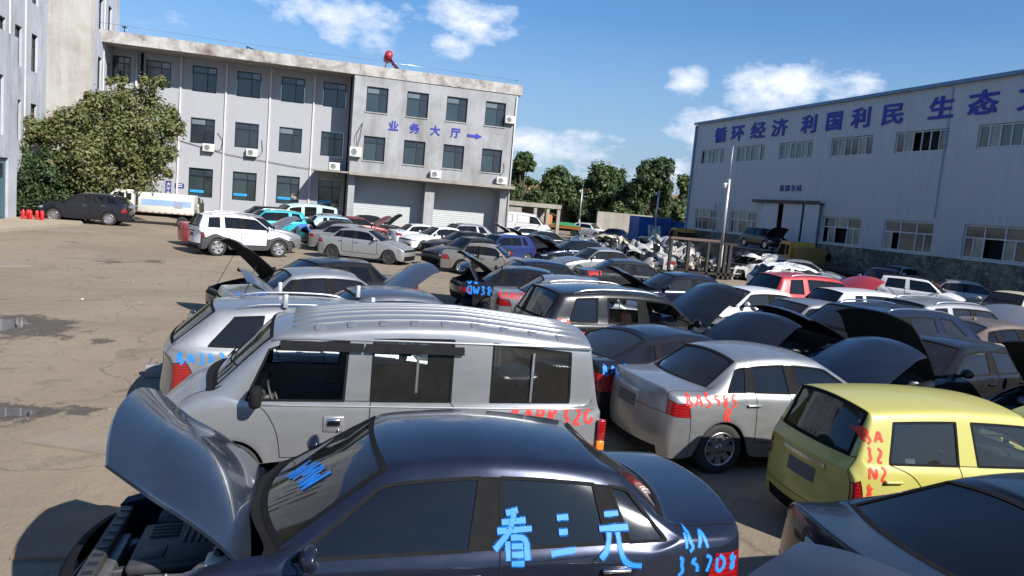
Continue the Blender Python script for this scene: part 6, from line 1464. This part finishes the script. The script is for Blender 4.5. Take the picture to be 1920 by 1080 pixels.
def crumple(rg, w_, h_, amp, nx=9, ny=7):
    s0 = rg.uniform(0, 99); V = []; F = []
    for j in range(ny+1):
        for i in range(nx+1):
            p = Vector((w_*(i/nx-.5), h_*(j/ny-.5), 0)); q = p*2.1+Vector((s0, 0, 0)); V.append(p+Vector((noise.noise(q)*.5, noise.noise(q+Vector((7, 3, 1)))*.5, noise.noise(q*1.3+Vector((2, 9, 4)))*2+abs(noise.noise(q*3))*.5))*amp)
    for j in range(ny):
        for i in range(nx):
            if rg.random() < .06: continue
            k = j*(nx+1)+i; F.append((k, k+1, k+nx+2, k+nx+1))
    k = len(V); V2 = V+[v+Vector((0, 0, -.012)) for v in V]; return V2, F+[tuple(i+k for i in f[::-1]) for f in F]
rg = random.Random(21); KC = [('white', SCW, 30), ('grey', SCG, 30), ('black', SCB, 38), ('red', SCR, 4), ('pale green', SCP, 2), ('tan', SCT, 5)]
for cn, mt, n in KC:
    for i in range(n):
        t = rg.random(); x = 15.8+13.5*rg.random(); y = 36.6+15*rg.random()
        if x > 21.2 and y < 38: y += 3
        hgt = max(.2, 0.75*math.exp(-((x-20.8)/4.6)**2-((y-44)/7.)**2)); z = hgt*rg.uniform(.45, 1.0); V, F = crumple(rg, rg.uniform(.5, 1.4), rg.uniform(.3, .9), rg.uniform(.2, .45))
        o = link('crumpled_sheet', mesh_from('crumpled_sheet', V, F, [mt], None, False)); o.location = (x, y, z); o.rotation_euler = (rg.uniform(-1, 1), rg.uniform(-1, 1), rg.uniform(0, 6.28))
        tag(o, 'crumpled %s piece of sheet metal lying in the scrap heap' % cn, 'crumpled sheet', 'crumpled %s sheets in the scrap heap' % cn)
q = MB()
for i in range(1500):
    x = rg.gauss(20.8, 3.4); y = rg.gauss(43.5, 4.6); y = max(y, 36.2); hgt = max(.15, 0.75*math.exp(-((x-20.8)/4.6)**2-((y-44)/7.)**2)); p = Vector((x, y, rg.random()*hgt)); d = Vector((rg.gauss(0, 1), rg.gauss(0, 1), rg.gauss(0, .6))).normalized()*rg.uniform(.15, .7)
    m_ = rg.choice((0, 0, 1, 1, 1, 2)); 
    if rg.random() < .5: q.tube([p-d, p+Vector((rg.uniform(-.2, .2), rg.uniform(-.2, .2), rg.uniform(0, .2))), p+d], rg.uniform(.012, .05), 5, m_)
    else:
        e = d.cross(Vector((rg.random(), rg.random(), 1))).normalized()*rg.uniform(.05, .3); q.add([p-d-e, p+d-e*.5, p+d*.7+e, p-d*.6+e*1.2], [(0, 1, 2, 3)], m_)
for i in range(26): 
    a = Vector((rg.uniform(15.5, 26.5), rg.uniform(38, 50), 0)); s_ = rg.uniform(.4, 1.); q.bbox(a+Vector((-s_, -s_*.8, 0)), a+Vector((s_, s_*.8, rg.uniform(.3, .8))), .1, 1)
tag(q.build('scrap_heap', [SCG, SCB, SCW]), 'tangled heap of torn car metal rods and strips', 'scrap', kind='stuff')
for i in range(7):
    r = empty('scrap_tyre', (rg.uniform(16, 27), rg.uniform(36.8, 41), rg.uniform(.1, .5))); r.rotation_euler = (rg.uniform(-.8, .8), rg.uniform(-.8, .8), rg.uniform(0, 3)); tag(r, 'loose tyre lying at the front of the scrap heap', 'tyre', 'tyres in the scrap heap')
    a_ = MB(); a_.lathe([(.18, -.09), (.28, -.1), (.31, 0), (.28, .1), (.18, .09)], 18); a_.build('tread', TYRE, r)
# folded plastic sheeting standing by the container pole
V, F = crumple(random.Random(5), 1.4, 2.0, .15); o = link('crumpled_sheet', mesh_from('crumpled_sheet', V, F, [SCP])); o.location = (30.0, 60.5, 1.3); o.rotation_euler = (R(82), 0, R(10)); tag(o, 'tall pale green louvred panel leaning beside the container pole', 'crumpled sheet')
# rusty post rack standing in front of the heap
rk = empty('steel_rack', (20.4, 35.6, 0)); tag(rk, 'rusty black steel rack of upright posts in front of the scrap heap', 'rack')
def build_rk(_):
    for k, x in enumerate((18.7, 19.75, 20.9, 21.65, 21.95, 22.25)):
        q = MB(); q.box((x-.07-(.03 if k % 2 else 0), 35.5, 0), (x+.07, 35.66, 2.0-.02*k)); q.build('post', RUSTD if k in (1, 5) else SCB)
    q = MB(); q.box((18.6, 35.45, 2.0), (21.5, 35.72, 2.12)); q.build('top_beam', simple('beam_pink_rust', (.10, .055, .045), .7, nscale=4, var=.4))
    q = MB(); q.box((18.6, 35.5, .25), (22.6, 35.6, .36)); q.box((21.5, 35.5, 1.9), (22.6, 35.7, 1.99)); q.build('lower_beam', RUSTD)
under(rk, build_rk)

# ------------------------------------------------------------------ the man working in a boot
def person(x, y, rz):
    r = empty('person', (x, y, 0), rz); tag(r, 'person in dark trousers and blue shirt bending into the black sedan boot', 'person')
    J = [((0, 0, .93), .13), ((.22, 0, 1.08), .125), ((.46, 0, 1.16), .14), ((.56, 0, 1.15), .07), ((.64, 0, 1.13), .085), ((.74, 0, 1.08), .085),
         ((-.02, .10, .86), .10), ((.03, .12, .48), .065), ((-.04, .13, .09), .042), ((.12, .14, .04), .040),
         ((-.02, -.10, .86), .10), ((.05, -.14, .48), .065), ((-.01, -.16, .09), .042), ((.15, -.17, .04), .040),
         ((.44, .19, 1.14), .062), ((.60, .24, .92), .045), ((.80, .18, .84), .034), ((.88, .17, .82), .036),
         ((.44, -.19, 1.14), .062), ((.58, -.25, .92), .045), ((.78, -.18, .86), .034), ((.86, -.17, .84), .036)]
    E = [(0, 1), (1, 2), (2, 3), (3, 4), (4, 5), (0, 6), (6, 7), (7, 8), (8, 9), (0, 10), (10, 11), (11, 12), (12, 13), (2, 14), (14, 15), (15, 16), (16, 17), (2, 18), (18, 19), (19, 20), (20, 21)]
    for s, w0 in ((1, 17), (-1, 21)):
        b = Vector(J[w0][0])
        for f_ in range(5):
            a = len(J); off_ = Vector((.03, s*(-.028+.014*f_), -.01)) if f_ < 4 else Vector((-.01, -s*.045, -.01)); J += [(tuple(b+off_), .011), (tuple(b+off_*2.0+Vector((.03 if f_ < 4 else .01, 0, -.025))), .009)]; E += [(w0, a), (a, a+1)]
    me = bpy.data.meshes.new('b'); me.from_pydata([j[0] for j in J], E, []); o = bpy.data.objects.new('b', me); col.objects.link(o); o.modifiers.new('k', 'SKIN')
    for v, j in zip(me.skin_vertices[0].data, J): v.radius = (j[1], j[1])
    me.skin_vertices[0].data[0].use_root = True
    sb = o.modifiers.new('s', 'SUBSURF'); sb.levels = 2; bpy.context.view_layer.update()
    m2 = bpy.data.meshes.new_from_object(o.evaluated_get(bpy.context.evaluated_depsgraph_get())); bpy.data.objects.remove(o)
    TR = simple('trousers_dark', (.03, .035, .05), .9, nscale=14); SH = simple('shirt_blue', (.05, .14, .40), .9, nscale=6, var=.5); SK = simple('skin', (.40, .24, .16), .6); HA = simple('hair_black', (.01, .01, .01), .7)
    m2.materials.clear(); [m2.materials.append(k) for k in (TR, SH, SK, simple('shoe', (.05, .04, .04), .6))]
    for p in m2.polygons:
        c = p.center; p.use_smooth = True
        p.material_index = 3 if c.z < .10 else (0 if (c.x < .10 and c.z < 1.06) or c.z < .72 else (2 if c.x > .55 and (abs(c.y) < .1 or c.x > .74) else 1))
    link('body', m2, r)
    q = MB(); bm = bmesh.new(); bmesh.ops.create_uvsphere(bm, u_segments=14, v_segments=10, radius=.098); q.bm(bm, 0, Matrix.Translation((.70, 0, 1.125)) @ Matrix.Scale(1.1, 4, (1, 0, 0)), True); q.build('hair', HA, r)
    q = MB(); 
    for s in (1, -1): q.tube([(.775, s*.032, 1.045), (.79, s*.032, 1.04)], .010, 6, 0)
    q.tube([(.80, 0, 1.06), (.815, 0, 1.035)], .012, 6, 1); q.build('face', [HA, SK], r)
person(-.25, 38.55, R(22))
# bits belonging to single cars
for o in list(bpy.data.objects):
    if o.get('label', '') == 'old bronze box sedan with an open black door':
        q = MB(); q.bbox((-.36, -1.62, .34), (-.28, -.86, .90), .03); q.tube([(-.32, -1.60, .88), (-.32, -1.42, 1.26), (-.32, -.90, 1.30), (-.32, -.88, .88)], .025, 6); q.build('open_door', BLACK, o, rot=(0, 0, R(-6)))
    if o.get('label', '').startswith('silver estate with roof rails and blue'):
        for xx in (.35, -.75):
            q = MB()
            for s in (1, -1): q.bbox((xx-.03, s*.60-.03, 1.50), (xx+.03, s*.60+.03, 1.68), .015)
            q.build('rail_foot', GALV, o)
